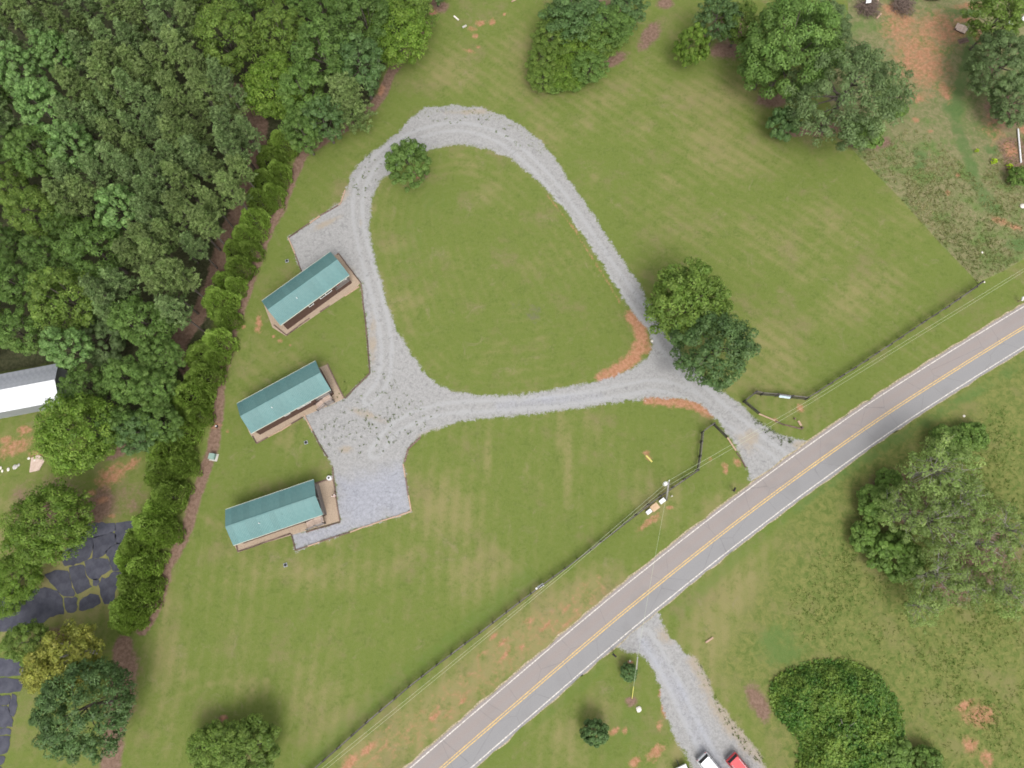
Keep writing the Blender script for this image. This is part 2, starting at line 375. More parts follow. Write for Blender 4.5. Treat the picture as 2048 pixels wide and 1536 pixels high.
area(dry, [(0,1060),(240,1040),(235,1220),(0,1290)], 1.0, 1.5); blob(dirt, 150, 1105, 60, 12, 20, .6); blob(dirt, 180, 1085, 6, 18, 0, .9)
# gravel tones
strip(weedy, [(830,228),(880,216),(940,220),(1000,238),(1050,265),(1085,300)], 15, 0.62)
strip(weedy, [(1095,300),(1150,375),(1210,460)], 7, 0.45)
strip(weedy, [(738,450),(745,400),(762,350),(800,306),(860,292),(930,286),(1000,300)], 7, 0.55)
blob(weedy, 745, 805, 90, 75, 0, 0.28); blob(weedy, 690, 895, 40, 40, 0, .3); blob(weedy, 870, 840, 30, 14, 20, .35)
strip(weedy, [(1395,1320),(1428,1390),(1455,1440),(1490,1480),(1530,1520)], 20, 0.62); strip(weedy, [(1318,1380),(1350,1480),(1380,1540)], 6, 0.45)
strip(weedy, [(1500,830),(1560,878),(1600,890)], 8, 0.5)
strip(tan, [(1395,1320),(1428,1390),(1455,1440),(1490,1480),(1530,1520)], 26, 0.9)
for b in [(690,545,26,22,-40),(712,600,12,40,0),(745,680,10,70,2),(688,395,9,30,-25),(722,445,5,11,5),(655,445,40,9,30),(850,870,30,10,25),(690,900,18,10,0),(1495,880,30,30,0),(1600,890,22,10,0),(940,224,60,8,0),
          (735,830,50,10,-20),(1330,1270,20,20,0),(1312,1400,8,40,0)]: blob(tan, *b[:5], 0.8)
blob(dark, 1330, 728, 34, 26, 0, .75)
strip(dark, [(1030,270),(1080,310),(1120,365),(1180,450),(1240,540)], 18, 0.4); strip(dark, [(700,360),(740,320)], 14, .4)
blue = Z0(); area(blue, [(672,960),(806,930),(822,1022),(592,1100),(582,1066),(682,1044)], 1.0, 2.5); strip(blue, [(1290,1290),(1350,1370),(1400,1470),(1440,1540)], 24, 0.5)
strip(blue, [(1000,812),(1100,800),(1200,792)], 12, .5)
# wheel tracks run along the drive
TRK = [[(738,800),(770,760),(775,690),(762,620),(745,560),(728,500),(715,440),(715,385),(740,330),(790,290),(850,262),(920,250),(990,268),(1050,310),(1110,375),(1170,460),(1230,550),(1290,630),(1335,700),(1400,780),(1480,850),(1560,910)],
       [(750,905),(790,850),(880,815),(1000,812),(1120,803),(1240,782),(1320,765),(1400,800),(1480,855)], [(1290,1270),(1330,1330),(1370,1420),(1430,1536)]]
trk = np.full(XX.shape, 9.0)
for t in TRK:
    W = smooth_line(P2(t), 2); w = window(W, 6); trk[w] = np.minimum(trk[w], dist_poly(XX[w], YY[w], W, False))
# mowing passes: follow the drive, else straight passes
ph = np.where(np.abs(np.maximum(S_isl, -9)) < 29, S_isl, 0)
mow = np.where(S_isl > 0, np.sin(S_isl * 2 * math.pi / 1.7), 0)
a1 = P2([(1180,250),(1640,560)]); v1 = (a1[1] - a1[0]) / np.linalg.norm(a1[1] - a1[0]); n1 = np.array([-v1[1], v1[0]])
s1 = np.sin((XX * n1[0] + YY * n1[1]) * 2 * math.pi / 1.9 + 1.2 * np.sin(XX * .11))
a2 = P2([(900,860),(860,1250)]); v2 = (a2[1] - a2[0]) / np.linalg.norm(a2[1] - a2[0]); n2 = np.array([-v2[1], v2[0]])
s2 = np.sin((XX * n2[0] + YY * n2[1]) * 2 * math.pi / 2.1 + 1.1 * np.sin(YY * .13))
yb = P(1024, 800)[1]
mow = np.where(S_isl > 0, mow, np.where(YY > yb, s1, s2))

kd = NT('terrain', 0.95, 0.12)
gA, dA, bA, rA = kd.attr('surf_a'); wA, tA, kA, lA = kd.attr('surf_b'); yA, oA, uA, mA = kd.attr('surf_c'); cA, eA = kd.attr('surf_d')[:2]
gs = kd.math('MULTIPLY', kd.math('SUBTRACT', gA, 0.5), 12.0)
nB, nM, nF, nG = kd.noise(0.055, 4, .6), kd.noise(0.42, 5, .65), kd.noise(1.9, 4, .7), kd.noise(7.0, 3, .7)
mid = lambda n, k: kd.math('MULTIPLY', kd.math('SUBTRACT', n, 0.5), k)
add = lambda *a: a[0] if len(a) == 1 else kd.math('ADD', a[0], add(*a[1:]))
# lawn
GR, GD, GL = (.108, .138, .030), (.186, .168, .070), (.082, .132, .025)
stk = kd.noise(1.0, 4, .65, kd.mapv(kd.mapv(kd.pos(), (1, 1, 1), (0, 0, math.radians(35))), (.10, 1.1, 1)))
stk2 = kd.noise(1.0, 4, .65, kd.mapv(kd.mapv(kd.pos(), (1, 1, 1), (0, 0, math.radians(-40))), (.08, .9, 1)))
stk = kd.math('MULTIPLY', kd.math('ADD', stk, stk2), .5)
fd = kd.ss(add(kd.math('MULTIPLY', yA, 0.62), mid(nB, 1.7), mid(nM, 1.1), mid(nF, .5), kd.math('MULTIPLY', mA, 0.13), mid(stk, 0.9)), -0.10, 0.95)
lawn = kd.mix(fd, GR, GD)
lawn = kd.mix(kd.math('MULTIPLY', kd.ss(add(lA, mid(nB, 1.2), mid(nM, 1.6), mid(nF, .7)), .25, 1.05), .62), lawn, GL)  # lush green; also colours in the two painted lawn shadows
lawn = kd.mix(kd.math('MULTIPLY', kd.ss(kd.noise(0.13, 6, .72), .50, .72), .75), lawn, (.165, .140, .068))
lawn = kd.mix(kd.math('MULTIPLY', kd.ss(kd.noise(0.30, 6, .75, kd.mapv(kd.pos(), (1, 1, 1), (0, 0, 1)), .8), .56, .72), .5), lawn, (.200, .165, .098))
lawn = kd.mix(kd.math('MULTIPLY', kd.ss(add(nF, mid(nG, .9)), .42, .78), .55), lawn, kd.mix(0.5, lawn, (.15, .16, .07)))
lawn = kd.mix(kd.math('MULTIPLY', kd.ss(add(nF, mid(nM, .9)), .46, .28), .28), lawn, (.060, .088, .022))
lawn = kd.mix(kd.math('MULTIPLY', kd.math('MULTIPLY', kd.ss(add(kA, mid(nM, 1.8), mid(nF, 1.0)), .35, .9), kd.ss(gs, -.8, -2.0)), .6), lawn, (.105, .098, .070))
# rough field
nR = kd.noise(1.1, 6, .75, None, 0.6)
rc = kd.mix(kd.ss(nR, .32, .68), (.105, .125, .046), (.200, .175, .095))
rc = kd.mix(kd.ss(kd.noise(.23, 4, .65), .46, .66), rc, kd.mix(kd.ss(nF, .3, .7), (.080, .130, .034), (.125, .160, .055)))
rc = kd.mix(kd.math('MULTIPLY', kd.ss(add(lA, mid(nM, 1.5), mid(nF, .8)), .35, .95), .8), rc, kd.mix(nF, (.052, .100, .030), (.100, .150, .050)))
mc = kd.mix(kd.ss(nR, .34, .66), (.080, .112, .026), (.155, .158, .050))
mc = kd.mix(kd.ss(kd.noise(.17, 5, .7), .50, .70), mc, kd.mix(nF, (.125, .128, .046), (.180, .165, .066)))
mc = kd.mix(kd.math('MULTIPLY', kd.ss(add(lA, mid(nM, 1.5), mid(nF, .8)), .35, .95), .8), mc, kd.mix(nF, (.060, .108, .026), (.105, .155, .045)))
lawn = kd.mix(kd.ss(add(eA, mid(nM, .5), mid(nF, .3)), .25, .9), lawn, mc)
gcol = kd.mix(kd.ss(add(rA, mid(nF, .12)), .3, .62), lawn, rc)
# litter, woods floor, soil
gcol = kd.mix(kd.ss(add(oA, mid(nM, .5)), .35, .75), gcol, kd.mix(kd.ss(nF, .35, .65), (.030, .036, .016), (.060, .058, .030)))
gcol = kd.mix(kd.ss(add(bA, mid(nM, 1.0), mid(nF, .6)), .35, .85), gcol, kd.mix(kd.ss(nF, .3, .7), (.125, .078, .054), (.195, .130, .098)))
nD = kd.noise(0.85, 6, .75, None, 0.4)
gcol = kd.mix(kd.ss(add(dA, mid(nD, 2.2), mid(nF, .7)), .35, 1.25), gcol, kd.mix(kd.ss(add(nF, mid(nG, .6)), .3, .75), (.255, .120, .066), (.36, .200, .122)))
# gravel
vo = kd.new('ShaderNodeTexVoronoi'); vo.inputs['Scale'].default_value = 3.2; kd.put(vo.inputs['Vector'], kd.pos())
gv = kd.mix(kd.ss(add(nG, mid(nF, .8), mid(vo.outputs['Distance'], .3)), .15, .85), (.205, .201, .198), (.305, .300, .294))
tk = kd.math('ABSOLUTE', kd.math('SUBTRACT', kd.math('MULTIPLY', cA, 9.0), 0.85))
tkf = kd.ss(add(tk, mid(nF, 1.1), mid(nM, .8)), .55, .10)
gv = kd.mix(kd.math('MULTIPLY', tkf, .7), gv, (.30, .30, .30))
rut = kd.noise(0.9, 5, .7, kd.mapv(kd.pos(), (1, 1, 1)), 1.6)
gv = kd.mix(kd.math('MULTIPLY', kd.ss(rut, .54, .66), .45), gv, (.135, .134, .135))
gv = kd.mix(kd.math('MULTIPLY', kd.ss(add(kA, mid(nF, .7)), .3, .9), .62), gv, (.150, .148, .150))
gv = kd.mix(kd.math('MULTIPLY', kd.ss(add(uA, mid(nM, .9), mid(nB, .6)), .1, 1.0), .9), gv, kd.mix(1.0, gv, (.98, 1.02, 1.16), 'MULTIPLY'))
gv = kd.mix(kd.math('MULTIPLY', kd.ss(add(tA, mid(nM, 1.6), mid(nF, .9)), .2, 1.1), .8), gv, kd.mix(nG, (.235, .185, .13), (.33, .28, .215)))
wd = kd.ss(add(nF, mid(nG, .5), kd.math('MULTIPLY', wA, .30)), .70, .86)
gv = kd.mix(wd, gv, kd.mix(nG, (.085, .110, .050), (.165, .170, .095)))
gf = kd.ss(add(gs, mid(nM, 1.7), mid(nF, 1.6), mid(nG, 1.0)), -.22, .26)
col = kd.mix(gf, gcol, gv)
kd.bump(add(nG, kd.math('MULTIPLY', nF, 1.6), kd.math('MULTIPLY', kd.math('MULTIPLY', rA, nR), 5.0)), 0.35, 0.12)
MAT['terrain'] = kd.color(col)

def terrain_attrs(me, sel):
    def put(name, arrs):
        a = me.color_attributes.new(name, 'FLOAT_COLOR', 'POINT'); v = np.zeros((len(me.vertices), 4), np.float32)
        for k, q in enumerate(arrs): v[:len(sel), k] = q.ravel()[sel]
        a.data.foreach_set('color', v.ravel())
    put('surf_a', [np.clip(grav / 12 + .5, 0, 1), dirt, brown, rough]); put('surf_b', [weedy, tan, dark, lush])
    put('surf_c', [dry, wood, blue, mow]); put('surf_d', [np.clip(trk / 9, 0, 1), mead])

idx = np.arange(NX * NY).reshape(NY, NX)
Q = np.stack([idx[:-1, :-1], idx[:-1, 1:], idx[1:, 1:], idx[1:, :-1]], -1).reshape(-1, 4)
cen = lambda A: (A[:-1, :-1] + A[1:, 1:]).ravel() / 2
cls = np.zeros(len(Q), int)
cls[np.maximum(cen(rough), cen(mead)) > .55] = 1
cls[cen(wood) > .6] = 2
cls[cen(np.minimum(S_out, -S_isl)) > 0] = 3
cls[cen(S_dr2) > 0] = 4
PTS = np.stack([XX.ravel(), YY.ravel(), np.zeros(NX * NY)], 1)
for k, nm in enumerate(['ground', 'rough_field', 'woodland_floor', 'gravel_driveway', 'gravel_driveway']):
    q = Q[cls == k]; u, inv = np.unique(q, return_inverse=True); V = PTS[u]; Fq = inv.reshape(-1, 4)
    if k == 0:      # carry the lawn on to the horizon round the detailed square
        x0, x1, y0, y1 = GX[0], GX[-1], GY[0], GY[-1]; B = 4000; n = len(V)
        V = np.vstack([V, [(x0, y0, 0), (x1, y0, 0), (x1, y1, 0), (x0, y1, 0), (-B, -B, 0), (B, -B, 0), (B, B, 0), (-B, B, 0)]])
        Fq = np.vstack([Fq, [(n + 4, n + 5, n + 1, n), (n + 5, n + 6, n + 2, n + 1), (n + 6, n + 7, n + 3, n + 2), (n + 7, n + 4, n, n + 3)]])
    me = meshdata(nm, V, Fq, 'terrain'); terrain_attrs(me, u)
    if k == 0:
        a = me.color_attributes['surf_d'].data
        for j in range(8): a[n + j].color = (1, 0, 0, 0)
    tag(link(nm, me), kind='structure', label={0: None, 3: 'grey gravel loop driveway past the three teal roofs', 4: 'gravel drive with parked cars across the road'}.get(k))
# ------------------------------------------------------------------ road
RC = P2([(700,1698),(883,1536),(1040,1401),(1200,1263),(1330,1157),(1452,1060),(1590,956),(1728,858),(1815,800),(1930,727),(2048,654),(2200,563)])
RL = P2([(821,1536),(1200,1213.6),(1388.6,1060),(1728,812.5),(1745.7,800),(2048,615)])
RR = P2([(944,1536),(1200,1313),(1509,1060),(1728,899),(1878.5,800),(2048,692)])
e0 = RC[0] - RC[2]; e0 /= np.linalg.norm(e0); e1 = RC[-1] - RC[-3]; e1 /= np.linalg.norm(e1)
rc = smooth_line(np.vstack([RC[0] + e0 * 400, RC[0] + e0 * 60, RC, RC[-1] + e1 * 60, RC[-1] + e1 * 400]), 3)
rc = resample(rc, 1.2)
def offs(line, d):
    t = np.gradient(line, axis=0); t /= np.linalg.norm(t, axis=1)[:, None]
    return line + np.stack([-t[:, 1], t[:, 0]], 1) * d
dl = float(np.mean([dist_poly(np.array([p[0]]), np.array([p[1]]), rc, False)[0] for p in RL]))
dr = float(np.mean([dist_poly(np.array([p[0]]), np.array([p[1]]), rc, False)[0] for p in RR]))
print('lane widths', dl, dr)
def ribbon(name, d0, d1, z, mat, parent=None, jag=0.0, cols=2, thick=0.0):
    n = len(rc); D = np.linspace(d0, d1, cols); V = []
    rj = np.random.default_rng(3)
    L = [offs(rc, d) for d in D]
    for i in range(n):
        for c in range(cols):
            p = L[c][i]; V.append((p[0] , p[1], z))
    if jag:
        V = np.array(V).reshape(n, cols, 3)
        t = np.gradient(rc, axis=0); t /= np.linalg.norm(t, axis=1)[:, None]; nn = np.stack([-t[:, 1], t[:, 0]], 1)
        V[:, 0, :2] += nn * rj.normal(0, jag, (n, 1)); V[:, -1, :2] += nn * rj.normal(0, jag, (n, 1)); V = V.reshape(-1, 3)
    V = np.array(V); Fq = []; s = 1 if d1 < d0 else -1
    for i in range(n - 1):
        for c in range(cols - 1):
            a = i * cols + c; q = (a, a + 1, a + cols + 1, a + cols); Fq.append(q[::-1] if s < 0 else q[::1])
    me = meshdata(name, V, np.array([f[::-1] for f in Fq]), mat)
    uv = np.tile(np.linspace(0, 1, cols), n).astype(np.float32)
    a = me.color_attributes.new('across', 'FLOAT_COLOR', 'POINT'); v = np.zeros((len(V), 4), np.float32); v[:, 0] = uv; a.data.foreach_set('color', v.ravel())
    return link(name, me, parent)
rd = NT('asphalt', 0.9, 0.25)
ac = rd.attr('across')[0]
nf, nm_, nb = rd.noise(9, 3, .7), rd.noise(1.2, 5, .65), rd.noise(.18, 3)
c = rd.mix(rd.ss(rd.math('ADD', ac, rd.math('MULTIPLY', rd.math('SUBTRACT', nm_, .5), .12)), .43, .56), (.218, .186, .174), (.192, .190, .194))
wp = rd.math('ABSOLUTE', rd.math('SUBTRACT', rd.math('ABSOLUTE', rd.math('SUBTRACT', ac, .5)), .25))
c = rd.mix(rd.math('MULTIPLY', rd.ss(rd.math('ABSOLUTE', rd.math('SUBTRACT', wp, .12)), .09, .02), .28), c, (.205, .20, .20))
c = rd.mix(rd.math('MULTIPLY', rd.ss(nf, .35, .7), .30), c, (.30, .285, .275))
c = rd.mix(rd.math('MULTIPLY', rd.ss(nb, .5, .7), .22), c, (.145, .138, .136))
crk = rd.new('ShaderNodeTexVoronoi'); crk.feature = 'DISTANCE_TO_EDGE'; crk.inputs['Scale'].default_value = .16
rd.put(crk.inputs['Vector'], rd.mapv(rd.pos(), (1, 1, 1)))
c = rd.mix(rd.math('MULTIPLY', rd.ss(rd.math('ADD', crk.outputs['Distance'], rd.math('MULTIPLY', nm_, .02)), .018, .010), .4), c, (.11, .105, .105))
rd.bump(nf, .2, .02); MAT['asphalt'] = rd.color(c)
pw = NT('white_line', .8, .2); MAT['line_w'] = pw.color(pw.mix(pw.ss(pw.noise(5, 4, .7), .42, .60), (.34, .31, .28), (.62, .58, .54)))
py_ = NT('yellow_line', .8, .2); MAT['line_y'] = py_.color(py_.mix(py_.ss(py_.noise(5, 4, .7), .40, .62), (.36, .26, .14), (.62, .42, .14)))
road = tag(ribbon('road', dl + .38, -dr - .38, 0.012, 'asphalt', None, .05, 9), kind='structure', label='two lane asphalt road crossing the picture diagonally')
shl = NT('gravel_shoulder', .95, .1); MAT['shoulder'] = shl.color(shl.mix(shl.ss(shl.noise(3.5, 4, .75), .35, .65), (.16, .15, .075), (.42, .34, .25)))
for s_, (q0, q1) in enumerate(((dl + .60, dl + .3), (-dr - .3, -dr - .50))): tag(ribbon('road_shoulder', q0, q1, .006, 'shoulder', None, .09), kind='structure')
ribbon('edge_line', dl + .07, dl - .07, 0.018, 'line_w', road, .008); ribbon('edge_line', -dr + .07, -dr - .07, 0.018, 'line_w', road, .008)
ribbon('centre_line', .23, .09, 0.018, 'line_y', road, .006); ribbon('centre_line', -.09, -.23, 0.018, 'line_y', road, .006)

# ------------------------------------------------------------------ broken asphalt parking area
def zz(pts, ox, oy, k): return [(ox + x * k, oy + y * k) for x, y in pts]
SL = [[(1010,190),(1160,170),(1405,160),(1408,262),(1150,328),(1128,300),(1060,320)], [(1432,160),(1640,150),(1690,250),(1660,330),(1520,388),(1440,402),(1425,270)],
 [(1160,345),(1395,283),(1408,300),(1415,412),(1300,495),(1272,545),(1205,580),(1140,588),(1152,440)],
 [(1000,300),(1130,318),(1140,430),(1098,575),(1035,615),(930,662),(800,680),(760,560),(880,420)], [(1448,420),(1530,402),(1640,430),(1660,690),(1540,712),(1480,738),(1385,728),(1345,572),(1312,540),(1312,500)],
 [(1050,640),(1120,612),(1320,605),(1330,645),(1355,728),(1250,795),(1225,828),(1125,840),(1085,800)], [(865,722),(940,690),(1018,682),(1055,812),(1105,890),(1115,938),(950,1018),(900,900),(857,780)],
 [(560,800),(700,740),(835,765),(862,882),(918,1045),(785,1055),(712,975),(640,905)], [(-200,1080),(200,1000),(540,960),(690,1005),(752,1082),(756,1150),(785,1268),(590,1325),(420,1445),(330,1488),(-300,1488)],
 [(795,1092),(945,1082),(930,1245),(850,1265),(805,1190)], [(1005,1100),(1130,1045),(1205,1052),(1232,1150),(1100,1205),(990,1232),(978,1200)],
 [(1340,835),(1360,800),(1405,765),(1480,775),(1488,800),(1455,920),(1398,970),(1405,1080),(1365,1128),(1272,1148),(1240,1000),(1222,910),(1245,855),(1310,838)], [(1155,870),(1208,858),(1198,915),(1152,915)]]
SL = [zz(p, 0, 1020, .1628) for p in SL]
SL2 = [[(-300,380),(180,420),(240,500),(228,572),(-300,588)], [(-300,614),(218,612),(223,660),(203,742),(-300,760)], [(-300,787),(108,787),(88,877),(-300,892)], [(128,788),(183,788),(158,960),(140,992),(98,958)],
 [(-300,908),(82,902),(88,980),(132,1022),(118,1107),(-300,1120)], [(-300,1133),(112,1132),(98,1188),(-300,1202)], [(-300,1222),(97,1213),(88,1290),(58,1388),(-300,1400)], [(-300,1410),(42,1410),(28,1500),(-300,1520)], [(-300,1530),(18,1530),(0,1640),(-300,1640)]]
SL += [zz(p, 0, 1240, .1926) for p in SL2]
MAT['old_asphalt'] = worn('old_asphalt', (.036, .037, .052), (.066, .067, .085), .7, .8, .3, rv=.25)
lot = empty('parking_area', (*P(120, 1150)[:2], 0)); tag(lot, kind='structure', label='broken dark asphalt parking area with grass in its cracks')
rj = np.random.default_rng(5)
for s in SL:
    W = resample(np.vstack([P2(s), P2(s)[:1]]), .5)[:-1]; W = W + (W - W.mean(0)) / np.maximum(np.linalg.norm(W - W.mean(0), axis=1, keepdims=True), .1) * .17 + rj.normal(0, .07, W.shape)
    if np.sum(W[:, 0] * np.roll(W[:, 1], -1) - np.roll(W[:, 0], -1) * W[:, 1]) < 0: W = W[::-1]
    c0 = W.mean(0); m = MB().prism([tuple(p - c0) for p in W], 0.004, 0.045)
    m.build('asphalt_slab', 'old_asphalt', lot, loc=(c0[0] - lot.location.x, c0[1] - lot.location.y, 0))

# ------------------------------------------------------------------ cabins
RL_, RW_, ZE, RISE = 13.6, 5.5, 3.3, 1.38
SLOPE = math.hypot(RW_ / 2, RISE)
def rib_panel(w, L):
    xs = []; rib = .02
    for k in range(4): xs += [(k * w / 4 + .0, 0), (k * w / 4 + .015, rib), (k * w / 4 + .05, rib), (k * w / 4 + .065, 0)]
    xs += [(w, 0)]
    n = len(xs); V = [(x, y, z) for y in (0, -L) for x, z in xs]
    return meshdata('roof_panel', V, [(i, i + n, i + n + 1, i + 1) for i in range(n - 1)], 'roof')
PANEL = rib_panel(RL_ / 15, SLOPE + .02)
def home(c_px, ang_corners, label, group, deck_style, win=True):
    """c_px: four roof eave corners in the picture (west upper, east upper, east lower, west lower)"""
    Wc = P2(c_px, ZE); c = Wc.mean(0); u = (Wc[1] - Wc[0]) + (Wc[2] - Wc[3]); rz = math.atan2(u[1], u[0])
    r = empty('cabin', (c[0], c[1], 0), rz, label, 'cabin', group)
    Lx = RL_ / 2; Wy = RW_ / 2; bx0, bx1, by = -Lx + .3, Lx - 3.1, Wy - .38
    # walls with lapped boards
    m = MB()
    for k in range(17):
        z0 = .02 + k * .19; z1 = z0 + .19; o = .022
        for (a, b) in (((bx0, -by), (bx1, -by)), ((bx1, -by), (bx1, by)), ((bx1, by), (bx0, by)), ((bx0, by), (bx0, -by))):
            t = Vector((b[0] - a[0], b[1] - a[1])).normalized(); nx, ny = t.y, -t.x
            V = [(a[0] + nx * o, a[1] + ny * o, z0), (b[0] + nx * o, b[1] + ny * o, z0), (b[0], b[1], z1), (a[0], a[1], z1), (a[0], a[1], z0), (b[0], b[1], z0)]
            m.add(V, [(0, 1, 2, 3), (4, 5, 1, 0)])
    for x in (bx0, bx1): m.add([(x, -by, ZE - .06), (x, by, ZE - .06), (x, 0, ZE + RISE * by / Wy - .1)], [(0, 1, 2)])
    m.build('wall', 'siding', r)
    # roof
    for k in range(15):
        for s in (1, -1):
            o = link('roof_panel', PANEL, r)
            x = -Lx + k * RL_ / 15
            if s < 0: o.rotation_euler = (math.atan2(RISE, Wy), 0, 0); o.location = (x, 0, ZE + RISE)
            else: o.rotation_euler = (math.atan2(RISE, Wy), 0, math.pi); o.location = (x + RL_ / 15, 0, ZE + RISE)
    m = MB()
    for s in (1, -1):
        e = Vector((0, s * Wy, -RISE)).normalized()
        p = [(-Lx - .02, 0, ZE + RISE + .035), (Lx + .02, 0, ZE + RISE + .035)]; q = [(a[0], e.y * .2, a[2] + e.z * .2) for a in p]
        m.add([*p, *q], [(0, 1, 3, 2)] if s > 0 else [(2, 3, 1, 0)])
    m.build('ridge_cap', 'roof', r)
    m = MB()
    for s in (1, -1):
        m.bar((-Lx, s * (Wy + .03), ZE - .07), (Lx, s * (Wy + .03), ZE - .07), .05, .16)
    m.build('fascia', 'trim', r)
    for x in (-Lx - .02, Lx + .02):
        m = MB()
        for s in (1, -1): m.bar((x, s * (Wy + .03), ZE - .09), (x, 0, ZE + RISE - .08), .05, .16)
        m.build('gable_trim', 'roof', r)
    m = MB(); m.add([(-Lx, -Wy, ZE - .03), (Lx, -Wy, ZE - .03), (Lx, 0, ZE + RISE - .03), (-Lx, 0, ZE + RISE - .03), (-Lx, Wy, ZE - .03), (Lx, Wy, ZE - .03)], [(0, 3, 2, 1), (3, 4, 5, 2)])
    m.build('roof_deck', 'deck', r)
    m = MB().lathe([(.05, 0), (.05, .38), (.06, .38), (.06, .44)], 8, (-2.1, -Wy * .40, ZE + RISE * .58)); m.build('vent_pipe', 'white', r)
    m = MB().lathe([(.05, 0), (.05, .25)], 8, (1.4, -Wy * .35, ZE + RISE * .63)); m.build('vent_pipe', 'roof', r)
    # windows on the lower side of the picture and the west gable
    for x, w in (((-1.0, .75), (1.35, 1.0), (2.5, 1.0)) if win else ((-1.0, .75), (1.35, 1.0), (2.5, 1.0))):
        f = MB(); y0, y1 = -by - .07, -by - .02
        f.box(x - w / 2 - .09, x + w / 2 + .09, y0, y1, 1.86, 1.97); f.box(x - w / 2 - .09, x + w / 2 + .09, y0, y1, 2.95, 3.05)
        for sx in (-1, 1): f.box(x + sx * w / 2 - .045 + sx * .045, x + sx * w / 2 + .045 + sx * .045, y0, y1, 1.97, 2.95)
        f.box(x - w / 2, x + w / 2, y0 + .01, y1, 2.44, 2.50)
        fo = f.build('window', 'white', r); MB().box(x - w / 2, x + w / 2, -by - .04, -by - .03, 1.97, 2.95).build('pane', 'glass', fo)
    f = MB(); f.box(bx0 - .06, bx0 - .023, -.5, .5, 2.0, 2.9); fo = f.build('window', 'white', r); MB().box(bx0 - .075, bx0 - .062, -.42, .42, 2.08, 2.82).build('pane', 'glass', fo)
    m = MB().box(bx1 + .025, bx1 + .07, -.95, -.05, 1.0, 3.0); do = m.build('door', 'white', r); MB().lathe([(.035, 0), (.035, .05)], 8, (bx1 + .1, -.15, 1.95)).build('door_handle', 'grey_metal', do)
    # porch at the east end
    px0, px1 = bx1 + .03, Lx - .25; zd = 1.0
    n = 12
    for k in range(n):
        w = (2 * by) / n; y = -by + k * w
        MB().box(px0, px1, y + .008, y + w - .008, zd - .04, zd + rj.uniform(-.004, .004)).build('deck_board', 'deck', r)
    posts = [(px1 - .08, -by + .08), (px1 - .08, by - .08), (px0 + .2, -by + .08), (px1 - .08, 0)]
    for x, y in posts: MB().box(x - .07, x + .07, y - .07, y + .07, 0, ZE - (.0 if abs(y) > .5 else -RISE * .8)).build('porch_post', 'black' if deck_style < 2 else 'deck', r)
    # skirting and railing round the porch
    sk = MB()
    if deck_style == 2:
        for k in range(9): sk.box(px1 + .01, px1 + .045, -by, by, .06 + k * .2, .24 + k * .2)
        sk.build('porch_skirting', 'deck', r)
        MB().box(px1 - .06, px1 + .09, -by - .03, by + .03, 1.86, 1.90).build('rail_cap', 'deck', r)
    else:
        for k in range(5): sk.box(px1 + .01, px1 + .045, -by, by, .04 + k * .19, .225 + k * .19)
        sk.build('porch_skirting', 'siding', r)
        rl = MB(); rl.box(px1 - .04, px1 + .06, -by, by, 1.88, 1.93); rl.box(px1 - .02, px1 + .02, -by, by, 1.12, 1.17)
        for k in range(24): y = -by + .1 + k * (2 * by - .2) / 23; rl.box(px1 - .015, px1 + .015, y - .015, y + .015, 1.17, 1.88)
        rl.build('porch_railing', 'deck', r)
    xs = px1 - 2.55
    sk = MB()
    for k in range(5): sk.box(px0 + .05, px1, -by - .045, -by - .01, .04 + k * .19, .225 + k * .19)
    sk.build('porch_skirting', 'siding', r)
    if deck_style == 0:
        rl = MB(); rl.box(px0 + .1, px1, -by - .05, -by + .05, 1.88, 1.93); rl.box(px0 + .1, px1, -by - .02, -by + .02, 1.12, 1.17)
        for k in range(26): x = px0 + .15 + k * (px1 - px0 - .2) / 25; rl.box(x - .015, x + .015, -by - .015, -by + .015, 1.17, 1.88)
        rl.build('porch_railing', 'deck', r)
    else:
        # landing below the porch, then a stair running west along the wall
        w0, w1 = px1 - 1.75, px1 - .45; yl = -by - 1.25
        rl = MB(); rl.box(px1 - .45, px1, -by - .05, -by + .05, 1.88, 1.93); rl.box(px1 - .315, px1 - .285, -by - .015, -by + .015, 1.0, 1.88); rl.build('porch_railing', 'deck', r); rl = MB(); rl.box(px0 + .1, w0, -by - .05, -by + .05, 1.88, 1.93)
        for x in (px0 + .2, px0 + .5, px0 + .8): rl.box(x - .015, x + .015, -by - .015, -by + .015, 1.0, 1.88)
        rl.build('porch_railing', 'deck', r)
        for k in range(8): y = -by - .06 - k * .148; MB().box(w0, w1, y - .14, y, .92, .96).build('landing_board', 'plywood', r)
        s = MB()
        for k in range(5):
            x = w0 - .02 - k * .3; MB().box(x - .28, x, yl + .04, -by - .1, .92 - (k + 1) * .16 - .04, .92 - (k + 1) * .16).build('stair_tread', 'plywood', r)
        for y in (yl + .02, -by - .08): s.bar((w0, y, .80), (w0 - 1.55, y, .04), .05, .24)
        s.build('stair_stringer', 'deck', r)
        rl = MB(); rl.bar((w1, yl - .02, 1.85), (w0, yl - .02, 1.85), .09, .05); rl.bar((w0, yl - .02, 1.85), (w0 - 1.6, yl - .02, .95), .09, .05)
        rl.bar((w1, yl - .02, 1.15), (w0, yl - .02, 1.15), .05, .08); rl.bar((w0, yl - .02, 1.15), (w0 - 1.6, yl - .02, .28), .05, .08)
        rl.bar((w1, yl, 1.85), (w1, -by, 1.85), .09, .05)
        for k in range(12):
            t = k / 11; x = w1 + (w0 - 1.6 - w1) * t; zb = .92 if x > w0 else .92 + (x - w0) / 1.6 * .88; rl.box(x - .018, x + .018, yl - .04, yl - .005, zb, zb + .93)
        rl.build('stair_railing', 'pole', r)
